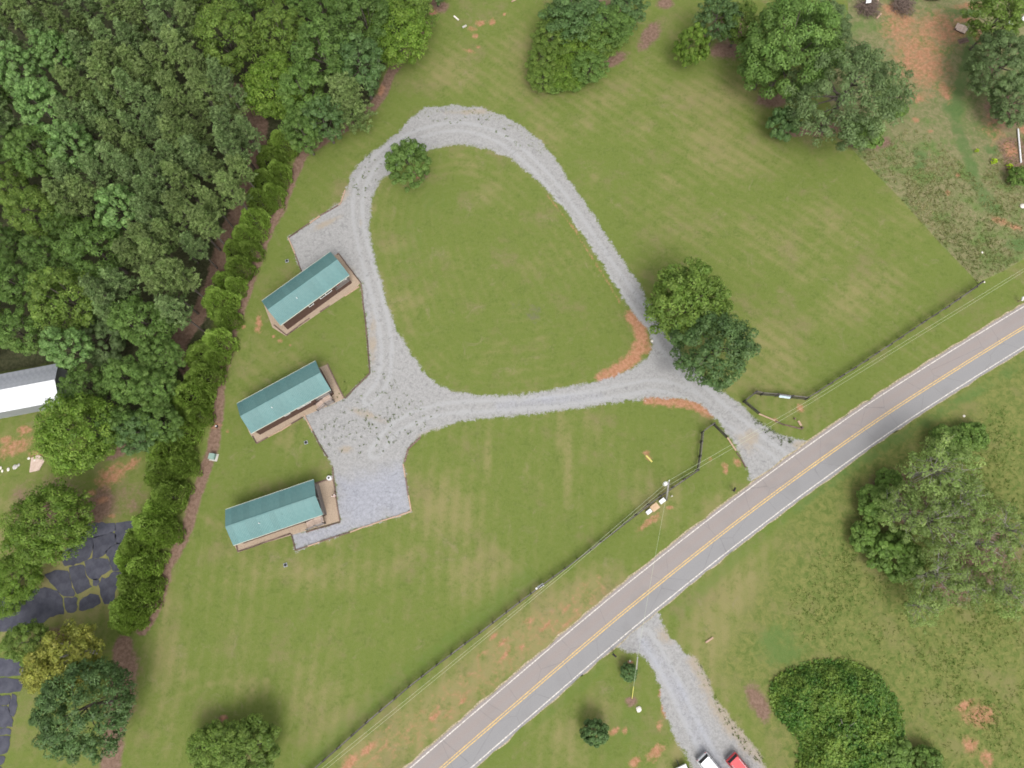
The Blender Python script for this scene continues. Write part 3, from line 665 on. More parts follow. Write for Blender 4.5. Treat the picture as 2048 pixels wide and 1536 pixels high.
        for x, y, z in ((w1, yl, 1.95), (w0, yl, 1.95), (w0 - 1.6, yl, 1.05), (w1, -by - .1, 1.95), (w0 - 1.6, -by - .1, 1.0)): MB().box(x - .045, x + .045, y - .045, y + .045, 0, z).build('stair_post', 'black', r)
        k = MB(); k.box(w0 - .02, w1, yl - .03, yl + .0, .06, .88); k.build('landing_skirting', 'deck', r)
    return r
HG = 'brown cabins with teal metal roofs'
H1 = home([(521,601),(661,504),(699,549),(562,652)], None, 'teal roofed cabin nearest the loop bend, without outside stair', HG, 0)
H2 = home([(470,808),(632,721),(664,778),(502,868)], None, 'middle teal roofed brown cabin of the three, stair landing on the gravel court', HG, 1)
H3 = home([(449,1020),(629,957),(647,1030),(465,1091)], None, 'teal roofed cabin beside the bluish square gravel pad, grey board screen on its porch end', HG, 2)
def chair_on(home_o, x, y, rz, mat, label):
    t = empty('porch_chair', home_o.matrix_basis @ Vector((x, y, 1.003)), home_o.rotation_euler.z + rz, label, 'chair')
    MB().box(-.28, .28, -.26, .26, .36, .44).build('seat', mat, t); MB().box(-.28, .28, .22, .30, .44, 1.0).build('backrest', mat, t)
    for sx in (-1, 1):
        MB().box(sx * .3 - .04, sx * .3 + .04, -.26, .26, .56, .60).build('armrest', mat, t)
        for sy in (-1, 1): MB().box(sx * .27 - .03, sx * .27 + .03, sy * .22 - .03, sy * .22 + .03, 0, .56 if sy < 0 else .37).build('leg', mat, t)
chair_on(H1, 4.5, -1.75, .3, 'red_cloth', 'red porch chair behind the rail of the cabin without a stair')
chair_on(H1, 6.0, -1.7, -.5, 'white', 'white porch chair at the outer porch corner of the cabin without a stair')

# tan stone beds round the cabins
bd = NT('tan_stone', .95, .1); MAT['bed'] = bd.color(bd.mix(bd.ss(bd.noise(7, 4, .75), .3, .7), (.255, .19, .14), (.37, .295, .22)))
for pts, l in (([(672,509),(676,508),(721,565),(712,577),(640,625),(572,672),(545,655),(528,610),(600,560)], 'near the loop bend'),
            ([(640,735),(654,729),(688,797),(662,809),(607,833),(560,862),(513,886),(500,868),(482,828),(560,770)], 'middle'),
            ([(625,970),(665,957),(681,1042),(630,1056),(584,1070),(530,1086),(476,1105),(466,1085),(455,1040)], 'by the square pad')):
    W = P2(pts)
    if np.sum(W[:, 0] * np.roll(W[:, 1], -1) - np.roll(W[:, 0], -1) * W[:, 1]) < 0: W = W[::-1]
    tag(meshobj := MB().prism([tuple(p) for p in W], 0.002, 0.035).build('stone_bed', 'bed'), kind='structure')

# ------------------------------------------------------------------ timber edging
def timbers(pts, label, step=2.4, pale=0.12, w=.17, h=.16, z=0.0, gap=.03, skip=0.0, stack=1):
    W = P2(pts); t = empty('timber_edging', (*W[0], 0), 0, label, 'timber edging', 'landscape timbers round the gravel'); c0 = W[0]
    for a, b in zip(W[:-1], W[1:]):
        L = np.linalg.norm(b - a); n = max(1, int(round(L / step))); e = (b - a) / L
        for k in range(n):
            if rj.random() < skip: continue
            p, q = a + e * (L * k / n + gap), a + e * (L * (k + 1) / n - gap); nn = np.array([-e[1], e[0]])
            p = p + nn * rj.normal(0, .03) - c0; q = q + nn * rj.normal(0, .03) - c0
            for s in range(stack): MB().bar((*p, z + h * (s + .5) + rj.uniform(-.02, .01)), (*q, z + h * (s + .5) + rj.uniform(-.02, .01)), w, h).build('timber', 'timber_pale' if rj.random() < pale else 'timber', t)
    return t
timbers([(690,380),(681,407),(677,410)], 'short weathered timbers where the loop narrows above the upper pad', pale=.5)
timbers([(677,411),(640,432),(577,476),(590,508),(604,545)], 'timber edging along the back corner of the upper pad by the hedge', pale=.15)
timbers([(674,510),(677,507),(722,566)], 'dark timber edging across the porch end of the cabin near the bend', pale=0)
timbers([(722,567),(726,600),(732,650),(736,700),(740,746),(712,774),(689,797)], 'long reddish timber edging between lawn and drive below the first cabin', pale=.3, w=.2)
timbers([(719,573),(660,612),(620,636),(573,671),(548,650)], 'broken timber edging along the lawn side of the cabin near the bend', pale=.1, skip=.25)
timbers([(654,728),(671,762),(688,796)], 'timber edging across the porch end of the middle cabin', pale=.25)
timbers([(606,835),(560,862),(513,887),(505,872)], 'timber edging along the lawn side of the middle cabin', pale=.15, skip=.1)
timbers([(607,829),(625,862),(641,892),(656,915)], 'straight timber edging dividing the lawn from the wide gravel court', pale=.15)
timbers([(626,968),(664,957)], 'timber edging at the upper side of the lowest cabin', pale=0)
timbers([(665,934),(668,965),(673,1000),(681,1044),(640,1056),(612,1064)], 'dark timber edging round the porch bed of the lowest cabin', pale=.1)
timbers([(582,1067),(530,1085),(476,1104),(472,1088)], 'timber edging along the lawn side of the lowest cabin', pale=.05)
timbers([(583,1068),(591,1101),(640,1084),(700,1064),(760,1043),(822,1023),(817,990),(811,955),(806,928)], 'timber edging round the outer sides of the bluish square pad', pale=.25)
timbers([(809,925),(817,898),(841,874)], 'grey bent timber edging where the square pad meets the drive', pale=0, w=.22)
timbers([(1454,875),(1472,902)], 'pinkish timber lying past the open gate on the left of the entrance', pale=1.0, w=.2)
timbers([(1473,905),(1482,918),(1491,936)], 'dark sagging timbers at the entrance near the road', pale=0)
timbers([(1517,827),(1550,842),(1569,850),(1605,859)], 'half buried timbers on the right of the entrance', pale=.35)

# ------------------------------------------------------------------ board fence
POSTM = MB().box(-.10, .10, -.10, .10, 0, 1.52).data('post', 'fence')
def fence(pts, label, step=2.44, zp=0.7):
    W = P2(pts, zp); t = empty('board_fence', (*W[0], 0), 0, label, 'fence', 'dark board fence along the road'); c0 = W[0]
    Q = [W[0]]
    for a, b in zip(W[:-1], W[1:]):
        n = max(1, int(round(np.linalg.norm(b - a) / step))); Q += [a + (b - a) * (k + 1) / n for k in range(n)]
    for q in Q:
        o = link('post', POSTM, t, (q[0] - c0[0], q[1] - c0[1], 0)); o.rotation_euler = (rj.normal(0, .02), rj.normal(0, .02), rj.uniform(0, .3))
    for a, b in zip(Q[:-1], Q[1:]):
        e = (b - a) / np.linalg.norm(b - a); nn = np.array([-e[1], e[0]]) * .09
        MB().bar((*(a - c0 + e * .01), 1.445), (*(b - c0 - e * .01), 1.445 + rj.normal(0, .012)), .13, .04).build('cap_board', 'cap', t)
        for z in (.38, .80, 1.22):
            p, q = a - c0 + nn, b - c0 + nn
            MB().bar((*(p + e * .01), z + rj.normal(0, .015)), (*(q - e * .01), z + rj.normal(0, .015)), .045, .15).build('rail', 'fence', t)
    return t
FSW = [(1395,941),(1369,959),(1346,975),(1321,992),(1297,1010),(1272,1030),(1248,1048),(1223,1068),(1180,1100),(1130,1137),(1083,1171),(1039,1204),(1013,1224),(986,1245),(959,1266),(930,1287),(903,1308),(873,1330),(845,1352),(818,1373),(790,1397),(761,1421),(733,1445),(705,1470),(677,1495),(648,1520),(620,1545),(590,1571),(540,1615)]
fence(FSW, 'long dark board fence running from the entrance down to the bottom edge')
fence([(1614,797),(1637,783),(1661,767),(1708,737),(1755,706),(1802,675),(1848,644),(1893,615),(1938,584),(1949,576),(1962,566)], 'dark board fence running from the entrance up to the weedy field')
fence([(1614,797),(1583,794),(1554,790),(1524,788),(1511,785),(1489,802)], 'angled dark fence wing on the right of the entrance carrying a pale sign', 2.7)
fence([(1395,941),(1400,913),(1403,884),(1405,864),(1427,848)], 'angled dark fence wing on the left of the entrance', 2.7)
def gate(a, b, label):
    A, B = P2([a, b], .7); t = empty('board_gate', (*A, 0), 0, label, 'gate', 'open board gates at the entrance'); v = B - A
    for z in (.35, .78, 1.2): MB().bar((0, 0, z), (*v, z + .02), .06, .16).build('rail', 'fence', t)
    for q in (0.03, .97): MB().bar((*(v * q), .25), (*(v * q), 1.32), .12, .06, (1, 0, 0)).build('upright', 'fence', t)
    MB().bar((*(v * .04), .36), (*(v * .96), 1.18), .05, .12).build('brace', 'fence', t)
gate((1490,804), (1518,827), 'open dark board gate on the right of the entrance'); gate((1428,849), (1454,875), 'open dark board gate on the left of the entrance')
def panel_on(a, b, w, label, z=1.0, lean=.3, name='fence_sign'):
    A, B = P2([a, b], z); t = empty(name, (*A, 0), 0, label, 'sign'); v = B - A; e = v / np.linalg.norm(v); nn = np.array([e[1], -e[0]])
    V = Matrix.Translation((nn[0] * .12, nn[1] * .12, z)) @ Matrix.Rotation(math.atan2(e[1], e[0]), 4, 'Z') @ Matrix.Rotation(-lean, 4, 'X')
    L = np.linalg.norm(v); MB().box(0, L, -.015, .015, -w / 2, w / 2, V).build('panel', 'sign', t)
    f = MB(); f.box(0, L, -.03, .03, w / 2, w / 2 + .04, V); f.box(0, L, -.03, .03, -w / 2 - .04, -w / 2, V); f.build('frame', 'white', t)
panel_on((1559,790), (1581,793), .55, 'pale blue sign panel fixed on the fence wing right of the entrance', 1.0, .55)
panel_on((1075,1174), (1086,1167), .35, 'small white sign on the long fence above the road', 1.15, .9)
MB().lathe([(.14, 0), (.16, .1), (.14, .25)], 10, (*P2([(1073,1177)], 1.2)[0], 1.25)).build('fence_knob', 'white'); tag(bpy.data.objects['fence_knob'], 'small white knob on the fence next to the white sign', 'lamp')  # plain round white knob on top of the fence

# ------------------------------------------------------------------ power line
b0, t0 = P(1333, 1000, 0), P(1337, 966, 9.2)
pl = empty('utility_pole', b0, 0, 'leaning grey utility pole with a white transformer beside the road fence', 'utility pole'); tv = Vector(t0 - b0)
MB().tube([(0, 0, -.2), tv * .5, tv], [.17, .145, .115], 10).build('shaft', 'pole', pl, True)
tx = tv * .93; MB().lathe([(.0, -.5), (.27, -.48), (.29, -.4), (.29, .35), (.25, .45), (.08, .48)], 14, (tx.x - .42, tx.y + .08, tx.z)).build('transformer', 'white', pl)
MB().lathe([(.05, 0), (.07, .06), (.05, .12), (.07, .18), (.03, .24)], 8, (tx.x - .5, tx.y + .2, tx.z + .48)).build('bushing', 'white', pl)
m = MB(); m.bar((tv.x, tv.y, tv.z + .02), (tv.x + .1, tv.y + .35, tv.z + .06), .08, .08); m.bar((tv.x * .9, tv.y * .9, tv.z * .9), (tv.x * .9 - .4, tv.y * .9 + .05, tv.z * .9), .06, .08); m.build('bracket', 'grey_metal', pl)
MB().lathe([(.05, 0), (.08, .08), (.04, .2)], 8, (tv.x + .1, tv.y + .35, tv.z + .08)).build('insulator', 'white', pl)
MB().bar((*(tv * .75),), (*(tv * .95),), .1, .1).build('conductor_cover', 'black', pl, loc=(.1, .12, 0))
def wire(pts, label, sag=.5, rad=.015, mat='wire', name='power_line'):
    L = []
    for a, b in zip(pts[:-1], pts[1:]):
        a, b = np.array(a), np.array(b); n = 16
        for k in range(n + 1):
            t = k / n; p = a * (1 - t) + b * t; p[2] -= sag * 4 * t * (1 - t)
            if not (L and k == 0): L.append(p)
    return tag(MB().tube(L, rad, 5).build(name, mat), label, 'wire')
top = b0 + np.array(tv) + np.array([.1, .35, .25]); low = b0 + np.array(tv) * .86
wire([P(480, 1670, 8.6), P(1133, 1138, 8.3), top], 'upper overhead wire from the pole down to the lower left', .05); wire([top, P(1614, 803, 8.7), P(2048, 537, 9.2), P(2300, 392, 9.2)], 'upper overhead wire from the pole up to the right edge', .05)
wire([P(484, 1676, 7.4), P(1135, 1142, 7.2), low], 'lower overhead wire from the pole down to the lower left', .05); wire([low, P(1618, 808, 7.5), P(2048, 543, 7.9), P(2300, 398, 7.9)], 'lower overhead wire from the pole up to the right edge', .05)
gb, gt = P(1272, 1350, 0), P(1275, 1315, 4.5)
sp = empty('stub_pole', gb, 0, 'thin grey stub pole with guy wires beside the drive across the road', 'utility pole'); gv_ = Vector(gt - gb)
MB().tube([(0, 0, 0), gv_ * .5, gv_], [.12, .11, .09], 8).build('shaft', 'pole', sp); MB().lathe([(.1, 0), (.12, .05), (.06, .12)], 8, gv_).build('cap', 'grey_metal', sp)
wire([b0 + np.array(tv) * .8, gt], 'thin cable crossing the road from the utility pole to the stub pole', .3, .012, 'wire', 'span_cable')
ga = P(1264, 1397, 0); wire([gt, ga + (gt - ga) * .3], 'guy wire running down from the stub pole', 0, .018, 'wire', 'guy_wire')
tag(MB().tube([ga, ga + (gt - ga) * .3], .05, 6).build('guy_guard', 'yellow_tube'), 'yellow guard tube at the foot of the guy wire', 'guy guard')
# ------------------------------------------------------------------ foliage
def leafmat(name, c, c2, trans=.28, rough=.55, hv=.5, spec=.25, back=None):
    c, c2 = [tuple(min(.6, a * b) for a, b in zip(q, (1.02, 1.13, .88))) for q in (c, c2)]
    n = NT(name, rough, spec); t = n.attr('tint'); base = n.mix(t[1], c, c2)
    nz = n.noise(.22, 3, .6, n.pos())
    k = n.math('MULTIPLY', n.math('MULTIPLY_ADD', n.rnd(), hv), 1.0); n.t.nodes[-2].inputs[2].default_value = 1 - hv / 2
    base = n.mix(1.0, base, n.math('MULTIPLY', k, t[0]), 'MULTIPLY')
    n.put(n.b.inputs['Base Color'], base)
    tr = n.new('ShaderNodeBsdfTranslucent'); n.put(tr.inputs[0], n.mix(1.0, base, (1.15, 1.2, .65), 'MULTIPLY'))
    mx = n.new('ShaderNodeMixShader'); mx.inputs[0].default_value = trans
    out = n.t.nodes['Material Output']; n.t.links.new(n.b.outputs[0], mx.inputs[1]); n.t.links.new(tr.outputs[0], mx.inputs[2]); n.t.links.new(mx.outputs[0], out.inputs[0])
    MAT[name] = n.m
LC = 1.0
def L_(c): return tuple(v * LC for v in c)
leafmat('leaf_pine', (.106, .147, .052), (.190, .222, .102), .25, hv=.35)
leafmat('leaf_pine_blue', (.099, .147, .060), (.178, .218, .110), .25, hv=.35)
leafmat('leaf_mid', (.085, .142, .036), (.160, .215, .070), .32, hv=.4)
leafmat('leaf_bright', (.098, .165, .022), (.215, .270, .062), .34, hv=.25)
leafmat('leaf_yellow', (.098, .152, .030), (.185, .228, .060), .34, hv=.25)
leafmat('leaf_autumn', (.190, .195, .040), (.330, .285, .080), .34, hv=.2)
leafmat('leaf_dark', (.064, .112, .042), (.125, .175, .070), .22, .5, hv=.25)
leafmat('leaf_pale', (.092, .165, .050), (.230, .310, .135), .30, .5, hv=.2)
leafmat('leaf_hedge', (.160, .230, .044), (.270, .330, .098), .38, hv=.5)
leafmat('leaf_oak', (.088, .128, .054), (.165, .195, .105), .28, hv=.2)
leafmat('leaf_sparse', (.150, .205, .066), (.290, .325, .140), .40, hv=.25)
leafmat('leaf_vine', (.050, .115, .018), (.175, .230, .050), .30, hv=.1)
leafmat('leaf_bush', (.100, .165, .036), (.190, .250, .075), .32, hv=.2)
leafmat('leaf_grass', (.135, .150, .055), (.290, .240, .140), .38, .8, hv=.0)
leafmat('leaf_weed', (.100, .150, .036), (.200, .225, .075), .38, .7, hv=.0)
leafmat('leaf_lime', (.30, .40, .02), (.45, .52, .04), .3, hv=.2)

def unit(v): return v / np.maximum(np.linalg.norm(v, axis=-1, keepdims=True), 1e-9)
def cards(C, N, L, W, rg, T=None, fold=.12, tint=None):
    """one four-sided leaf or spray per row: centre C, facing N, along T"""
    n = len(C); N = unit(N)
    if T is None: T = rg.normal(size=(n, 3))
    T = unit(T - N * np.sum(T * N, 1, keepdims=True)); B = np.cross(N, T)
    L = np.broadcast_to(np.asarray(L, float).reshape(-1, 1), (n, 1)); W = np.broadcast_to(np.asarray(W, float).reshape(-1, 1), (n, 1))
    V = np.stack([C - T * L * .5, C + B * W * .5 - T * L * .08 + N * fold * W, C + T * L * .5, C - B * W * .5 - T * L * .08 + N * fold * W], 1).reshape(-1, 3)
    Fq = np.arange(4 * n).reshape(n, 4)
    tt = None if tint is None else np.repeat(tint, 4, 0)
    return V, Fq, tt
def rdir(n, rg, zlo=-1.0):
    z = rg.uniform(zlo, 1, n); a = rg.uniform(0, 2 * math.pi, n); r = np.sqrt(1 - z * z); return np.stack([r * np.cos(a), r * np.sin(a), z], 1)
def fdir(n, rg, zlo):
    i = np.arange(n) + .5; z = 1 - (1 - zlo) * i / n; a = i * 2.399963 + rg.uniform(0, 6); r = np.sqrt(np.clip(1 - z * z, 0, 1)); return unit(np.stack([r * np.cos(a), r * np.sin(a), z], 1) + rg.normal(0, .16, (n, 3)))
def lobes(d, rg, amp, k=7):
    c = rdir(k, rg); w = rg.uniform(.4, 1, k); return 1 + amp * (np.max(np.where(d @ c.T > 0, (d @ c.T) ** 3 * w, 0), 1) - .35)

def broadleaf(seed, Rr, Hc, zb, nclump, ncard, leaf, rc, amp=.25, zlo=-.35, aspect=.55, droop=0.0, hi=.25, inner=.35):
    rg = np.random.default_rng(seed); d = fdir(nclump, rg, zlo); rr = lobes(d, rg, amp) * rg.uniform(inner, 1.0, nclump) ** .45
    C = d * rr[:, None] * np.array([Rr, Rr, Hc / 2]) + np.array([0, 0, zb + Hc / 2])
    ncard *= 1.4; leaf *= .80; k = rg.integers(int(ncard * .6), int(ncard * 1.4), nclump); ci = np.repeat(np.arange(nclump), k); n = len(ci)
    dd = rdir(n, rg, -.45); rad = (Rr * rg.uniform(rc[0], rc[1], nclump))[ci] * rg.uniform(.45, 1.0, n) ** .6
    out = unit(d[ci] * .6 + dd)
    p = C[ci] + dd * rad[:, None] * np.array([1, 1, .75])
    N = unit(dd * .8 + out * .3 + np.array([0, 0, .55]) + rg.normal(0, .35, (n, 3)))
    T = unit(dd + np.array([0, 0, -droop]) + rg.normal(0, .3, (n, 3)))
    ct = rg.uniform(.78, 1.15, nclump)[ci] * rg.uniform(.75, 1.2, n); mixv = np.clip(rg.beta(1.2, 2.6, nclump)[ci] * .55 + rg.uniform(0, 1, n) ** 3 * hi * 2, 0, 1)
    Ls = leaf * rg.uniform(.7, 1.35, n)
    return cards(p, N, Ls, Ls * aspect, rg, T, .12, np.stack([ct, mixv], 1)), C
def pine(seed, Rr, Hc, zb, tufts=330, nd=16, nl=.5):
    rg = np.random.default_rng(seed); nb = 46; tb = np.linspace(.02, 1, nb) ** 1.15; ab = np.arange(nb) * 2.399963 + rg.normal(0, .25, nb)
    rb = Rr * np.clip(.10 + 1.0 * tb ** .62, 0, 1) * (1 - .5 * np.clip(tb - .75, 0, 1) * 2) * rg.uniform(.62, 1.08, nb); zb_ = zb + Hc * (1 - tb) + rg.normal(0, .25, nb)
    i_ = rg.integers(0, nb, tufts); f = rg.beta(3.2, 1.2, tufts); sg = .11 * Rr + .06
    a = ab[i_]; r = rb[i_] * f; z = zb_[i_] + (f - .6) * .7 + np.abs(rg.normal(0, sg * .8, tufts)); ox, oy = rg.normal(0, sg, tufts), rg.normal(0, sg, tufts)
    C = np.stack([r * np.cos(a) + ox, r * np.sin(a) + oy, z], 1); ci = np.repeat(np.arange(tufts), nd); n = len(ci)
    dd = rdir(n, rg, -.3); p = C[ci] + dd * nl * .42; T = dd; N = unit(np.cross(dd, rg.normal(size=(n, 3))) + np.array([0, 0, .5]))
    ct = rg.uniform(.8, 1.2, nb)[i_][ci] * rg.uniform(.75, 1.2, n); mx = np.clip((rg.uniform(0, .8, nb)[i_] * .6 + rg.uniform(0, .5, tufts))[ci] + rg.normal(0, .12, n), 0, 1)
    return cards(p, N, nl * rg.uniform(.7, 1.2, n), nl * .30, rg, T, .0, np.stack([ct, mx], 1)), C[:40]
def cypress(seed, Rr, Hh, sprays=620, per=7):
    rg = np.random.default_rng(seed); u = rg.uniform(0, 1, sprays); a = rg.uniform(0, 2 * math.pi, sprays)
    z = u ** 1.25 * Hh; prof = Rr * np.sqrt(np.clip(1 - (z / Hh) ** 1.9, 0.0, 1)) * (1 + .17 * np.sin(a * 3 + rg.uniform(0, 6) + z) + .13 * np.sin(a * 5 - z * 1.3 + rg.uniform(0, 6)) + .08 * np.sin(a * 9 + z * 2))
    r = prof * rg.uniform(.80, 1.06, sprays); C = np.stack([r * np.cos(a), r * np.sin(a), z + .12], 1)
    o = np.stack([np.cos(a), np.sin(a), np.full(sprays, .25) + .9 * (z / Hh)], 1); o = unit(o)
    ci = np.repeat(np.arange(sprays), per); n = len(ci); j = np.tile(np.linspace(-1, 1, per), sprays)
    side = unit(np.cross(o, np.array([0, 0, 1.0]) + rg.normal(0, .5, (sprays, 3))))[ci]
    T = unit(o[ci] + side * j[:, None] * .8 + np.array([0, 0, .35])); p = C[ci] + T * .2 + side * j[:, None] * .14
    N = unit(np.cross(T, side) + rg.normal(0, .25, (n, 3))); N *= np.sign(N[:, 2:3] + 1e-6)
    ct = rg.uniform(.72, 1.18, sprays)[ci] * rg.uniform(.85, 1.15, n); mx = np.clip(rg.uniform(0, .75, sprays)[ci] + rg.normal(0, .1, n), 0, 1)
    return cards(p, N, .36 * rg.uniform(.8, 1.25, n), .13, rg, T, .05, np.stack([ct, mx], 1)), C[:10]
def trunkmesh(name, H, r0, C, rg, nl=6, mat='bark', lean=.15, z0=.25, thin=1.0, sub=0):
    m = MB(); top = Vector((rg.normal(0, lean), rg.normal(0, lean), H)); q = Vector((rg.normal(0, lean), rg.normal(0, lean), H * .5))
    m.tube([(0, 0, -.15), (0, 0, .25), q, top], [r0 * 1.35, r0, r0 * .65, r0 * .18], 7)
    pick = rg.permutation(len(C))[:nl]
    for i in pick:
        c = Vector(C[i]); t = rg.uniform(z0, .8); b = (q * (t / .5)) if t < .5 else q.lerp(top, (t - .5) / .5)
        if b.z > c.z + .5: b = q * (min(.95, max(.2, (c.z - .8) / H)) / .5) if c.z < H * .5 else q.lerp(top, .2)
        mid = b.lerp(c, .5) + Vector((0, 0, .25)); rr = r0 * .36 * thin
        m.tube([b, mid, c], [rr, rr * .6, rr * .22], 5)
        for s in range(sub):
            d = Vector(rdir(1, rg, 0)[0]) * rg.uniform(.8, 1.6); st = mid.lerp(c, rg.uniform(0, .9)); m.tube([st, st + d * .5 + Vector((0, 0, .1)), st + d], [rr * .35, rr * .22, rr * .1], 4)
    return m.data(name, mat, True)

KIND = {}
def kind(k, gen, mat, R0, H, r0, nl=6, bark='bark', **kw):
    (V, Fq, t), C = gen; rg = np.random.default_rng(abs(hash_(k)) % 10000)
    zc = float(np.percentile(V[:, 2], 60)); KIND[k] = (meshdata('crown', V, Fq, mat, False, t), trunkmesh('trunk', H, r0, C, rg, nl, bark, **kw), R0, zc)
def hash_(s): return sum((i + 3) * ord(c) for i, c in enumerate(s)) * 7919
for i in range(5):
    kind('pine%d' % i, pine(100 + i, 2.3, 6.5, 7.0, 430, 17, .40), 'leaf_pine' if i < 3 else 'leaf_pine_blue', 2.3, 13, .17, 10)
for i in range(3): kind('mid%d' % i, broadleaf(200 + i, 3.4, 8.0, 3.0, 150, 62, .31, (.12, .22), .35, zlo=-.7), 'leaf_mid', 3.4, 9.5, .2, 8)
for i in range(2): kind('yel%d' % i, broadleaf(230 + i, 3.4, 7.6, 2.6, 150, 62, .30, (.12, .21), .35, zlo=-.7, hi=.35), 'leaf_yellow', 3.4, 9, .2, 8)
for i in range(2): kind('pale%d' % i, broadleaf(250 + i, 2.9, 8.0, 5.0, 120, 56, .33, (.12, .22), .3, zlo=-.6, hi=.35, aspect=.7), 'leaf_pale', 2.9, 11.5, .18, 8)
for i in range(2): kind('dark%d' % i, broadleaf(270 + i, 3.0, 7.6, 2.4, 130, 60, .29, (.13, .22), .3, zlo=-.7), 'leaf_dark', 3.0, 8.6, .2, 8)
for i in range(2): kind('bright%d' % i, broadleaf(300 + i, 4.2, 7.5, 1.6, 230, 66, .33, (.12, .21), .3, zlo=-.6, droop=.3, aspect=.45, hi=.35), 'leaf_bright', 4.2, 8, .24, 10)
kind('conifer', pine(150, 3.6, 7.5, 1.5, 760, 17, .46), 'leaf_pine', 3.6, 9, .2, 12)
kind('autumn0', broadleaf(320, 3.2, 5.0, 1.8, 130, 56, .30, (.11, .19), .4, hi=.35, inner=.25), 'leaf_autumn', 3.2, 6, .2, 12, 'bark_pale')
kind('yellow_low', broadleaf(330, 3.6, 6.5, 1.2, 170, 68, .32, (.11, .20), .35, zlo=-.5, hi=.35), 'leaf_yellow', 3.6, 6.8, .2, 10)
kind('magnolia', broadleaf(340, 3.6, 7.5, 1.0, 200, 70, .29, (.10, .18), .3, zlo=-.5, aspect=.5, hi=.35), 'leaf_dark', 3.6, 7.4, .2, 8)
kind('cedar', broadleaf(350, 4.4, 8.0, 1.0, 260, 66, .34, (.09, .17), .28, zlo=-.5, aspect=.4, inner=.5), 'leaf_dark', 4.4, 8, .24, 6)
kind('oak', broadleaf(360, 5.2, 8.5, 2.0, 180, 110, .33, (.11, .19), .35, zlo=-.6, aspect=.6, inner=.5), 'leaf_oak', 5.2, 9.2, .32, 12)
kind('clumpoak', broadleaf(370, 5.0, 9.0, 2.0, 120, 150, .33, (.13, .22), .3, zlo=-.6, aspect=.6, inner=.6), 'leaf_mid', 5.0, 9.6, .32, 10)
kind('featheroak', broadleaf(372, 5.2, 8.0, 2.0, 300, 66, .31, (.08, .15), .35, zlo=-.6, aspect=.4, inner=.4), 'leaf_oak', 5.2, 9, .32, 14)
for i in range(2): kind('sparse%d' % i, broadleaf(380 + i, 3.6, 6.0, 3.0, 80, 40, .32, (.10, .19), .5, zlo=-.4, aspect=.42, inner=.12), 'leaf_sparse', 3.6, 7.6, .2, 30, 'bark_pale', sub=3, thin=.85)
for i in range(4): kind('hedge%d' % i, cypress(400 + i, 2.1, 4.6, 1150, 6), 'leaf_hedge', 2.1, 2.8, .12, 4)
kind('young', broadleaf(420, 1.75, 4.2, .5, 130, 60, .24, (.12, .2), .3, zlo=-.5, aspect=.35), 'leaf_mid', 1.75, 3.6, .09, 8)
kind('frond', broadleaf(430, 1.6, 3.4, .3, 110, 56, .30, (.10, .18), .22, zlo=-.5, aspect=.28, droop=.5, hi=.35), 'leaf_bright', 1.6, 2.8, .08, 6)
kind('bush', broadleaf(440, 1.3, 2.3, .1, 80, 56, .24, (.15, .24), .25), 'leaf_dark', 1.3, 1.5, .06, 5)
kind('bushlight', broadleaf(445, 1.5, 2.2, .1, 90, 52, .26, (.13, .22), .3, hi=.3), 'leaf_bush', 1.5, 1.5, .06, 5)
kind('lime', broadleaf(450, .5, .8, .05, 16, 22, .22, (.2, .3), .2), 'leaf_lime', .5, .5, .03, 3)

NM = {'pine': 'pine_tree', 'conifer': 'pine_tree', 'hedge': 'hedge_shrub', 'bush': 'bush', 'bushlight': 'bush', 'lime': 'shrub', 'young': 'young_tree', 'frond': 'young_tree', 'magnolia': 'broadleaf_tree'}
tr = np.random.default_rng(21)
def plant(px, py, rpx, k, label, group=None, sz=None, fz=.55, cat=None):
    crown, trunk, R0, H = KIND[k]; base = k.rstrip('0123456789')
    w = P(px, py, 0); s = rpx / ppm(w) / R0; 
    for _ in range(3): z = H * s * (sz or 1); w = P(px, py, z); s = rpx / ppm(w) / R0
    nm = NM.get(base, 'broadleaf_tree')
    o = empty(nm, (w[0], w[1], 0), tr.uniform(0, 6.28), label, cat or ('tree' if nm.endswith('tree') else 'shrub'), group)
    o.scale = (s, s, s * (sz or 1)); link('crown', crown, o); link('trunk', trunk, o); return o

# hedge row beside the lawn, from the top of the picture downwards
HR = [(564,283,27),(540,316,28),(555,342,24),(527,360,27),(543,386,23),(517,398,26),(505,438,27),(489,468,26),(467,498,22),(499,498,22),(475,532,26),(447,560,22),(467,570,21),(435,602,34),(452,634,24),(433,680,30),(399,712,31),(427,716,24),
      (403,752,34),(376,790,38),(393,830,25),(363,862,28),(331,905,40),(359,925,30),(323,945,36),(333,990,34),(313,1020,28),(299,1056,38),(329,1064,27),(273,1090,35),(255,1118,27),(283,1135,34),(267,1168,36),(293,1178,25),(259,1212,38),(249,1236,32)]
ORD = ['first','second','third','fourth','fifth','sixth','seventh','eighth','ninth','tenth','eleventh','twelfth','thirteenth','fourteenth','fifteenth','sixteenth','seventeenth','eighteenth']
n = len(HR)
for i, (x, y, r) in enumerate(HR):
    if i < n // 2: lb = '%s yellow-green hedge shrub counted from the upper end of the row' % ORD[i]
    else: lb = '%s yellow-green hedge shrub counted from the lower end of the row' % ORD[n - 1 - i]
    if i == 0: lb = 'topmost yellow-green hedge shrub, where the row meets the upper woods'
    if i == n - 1: lb = 'bottommost yellow-green hedge shrub, below the broken asphalt'
    plant(x, y, r * (.90 if i < 17 else .90), 'hedge%d' % (i % 4), lb, 'hedge shrubs between the woods and the lawn', 1.05 if r < 30 else .92, .4)

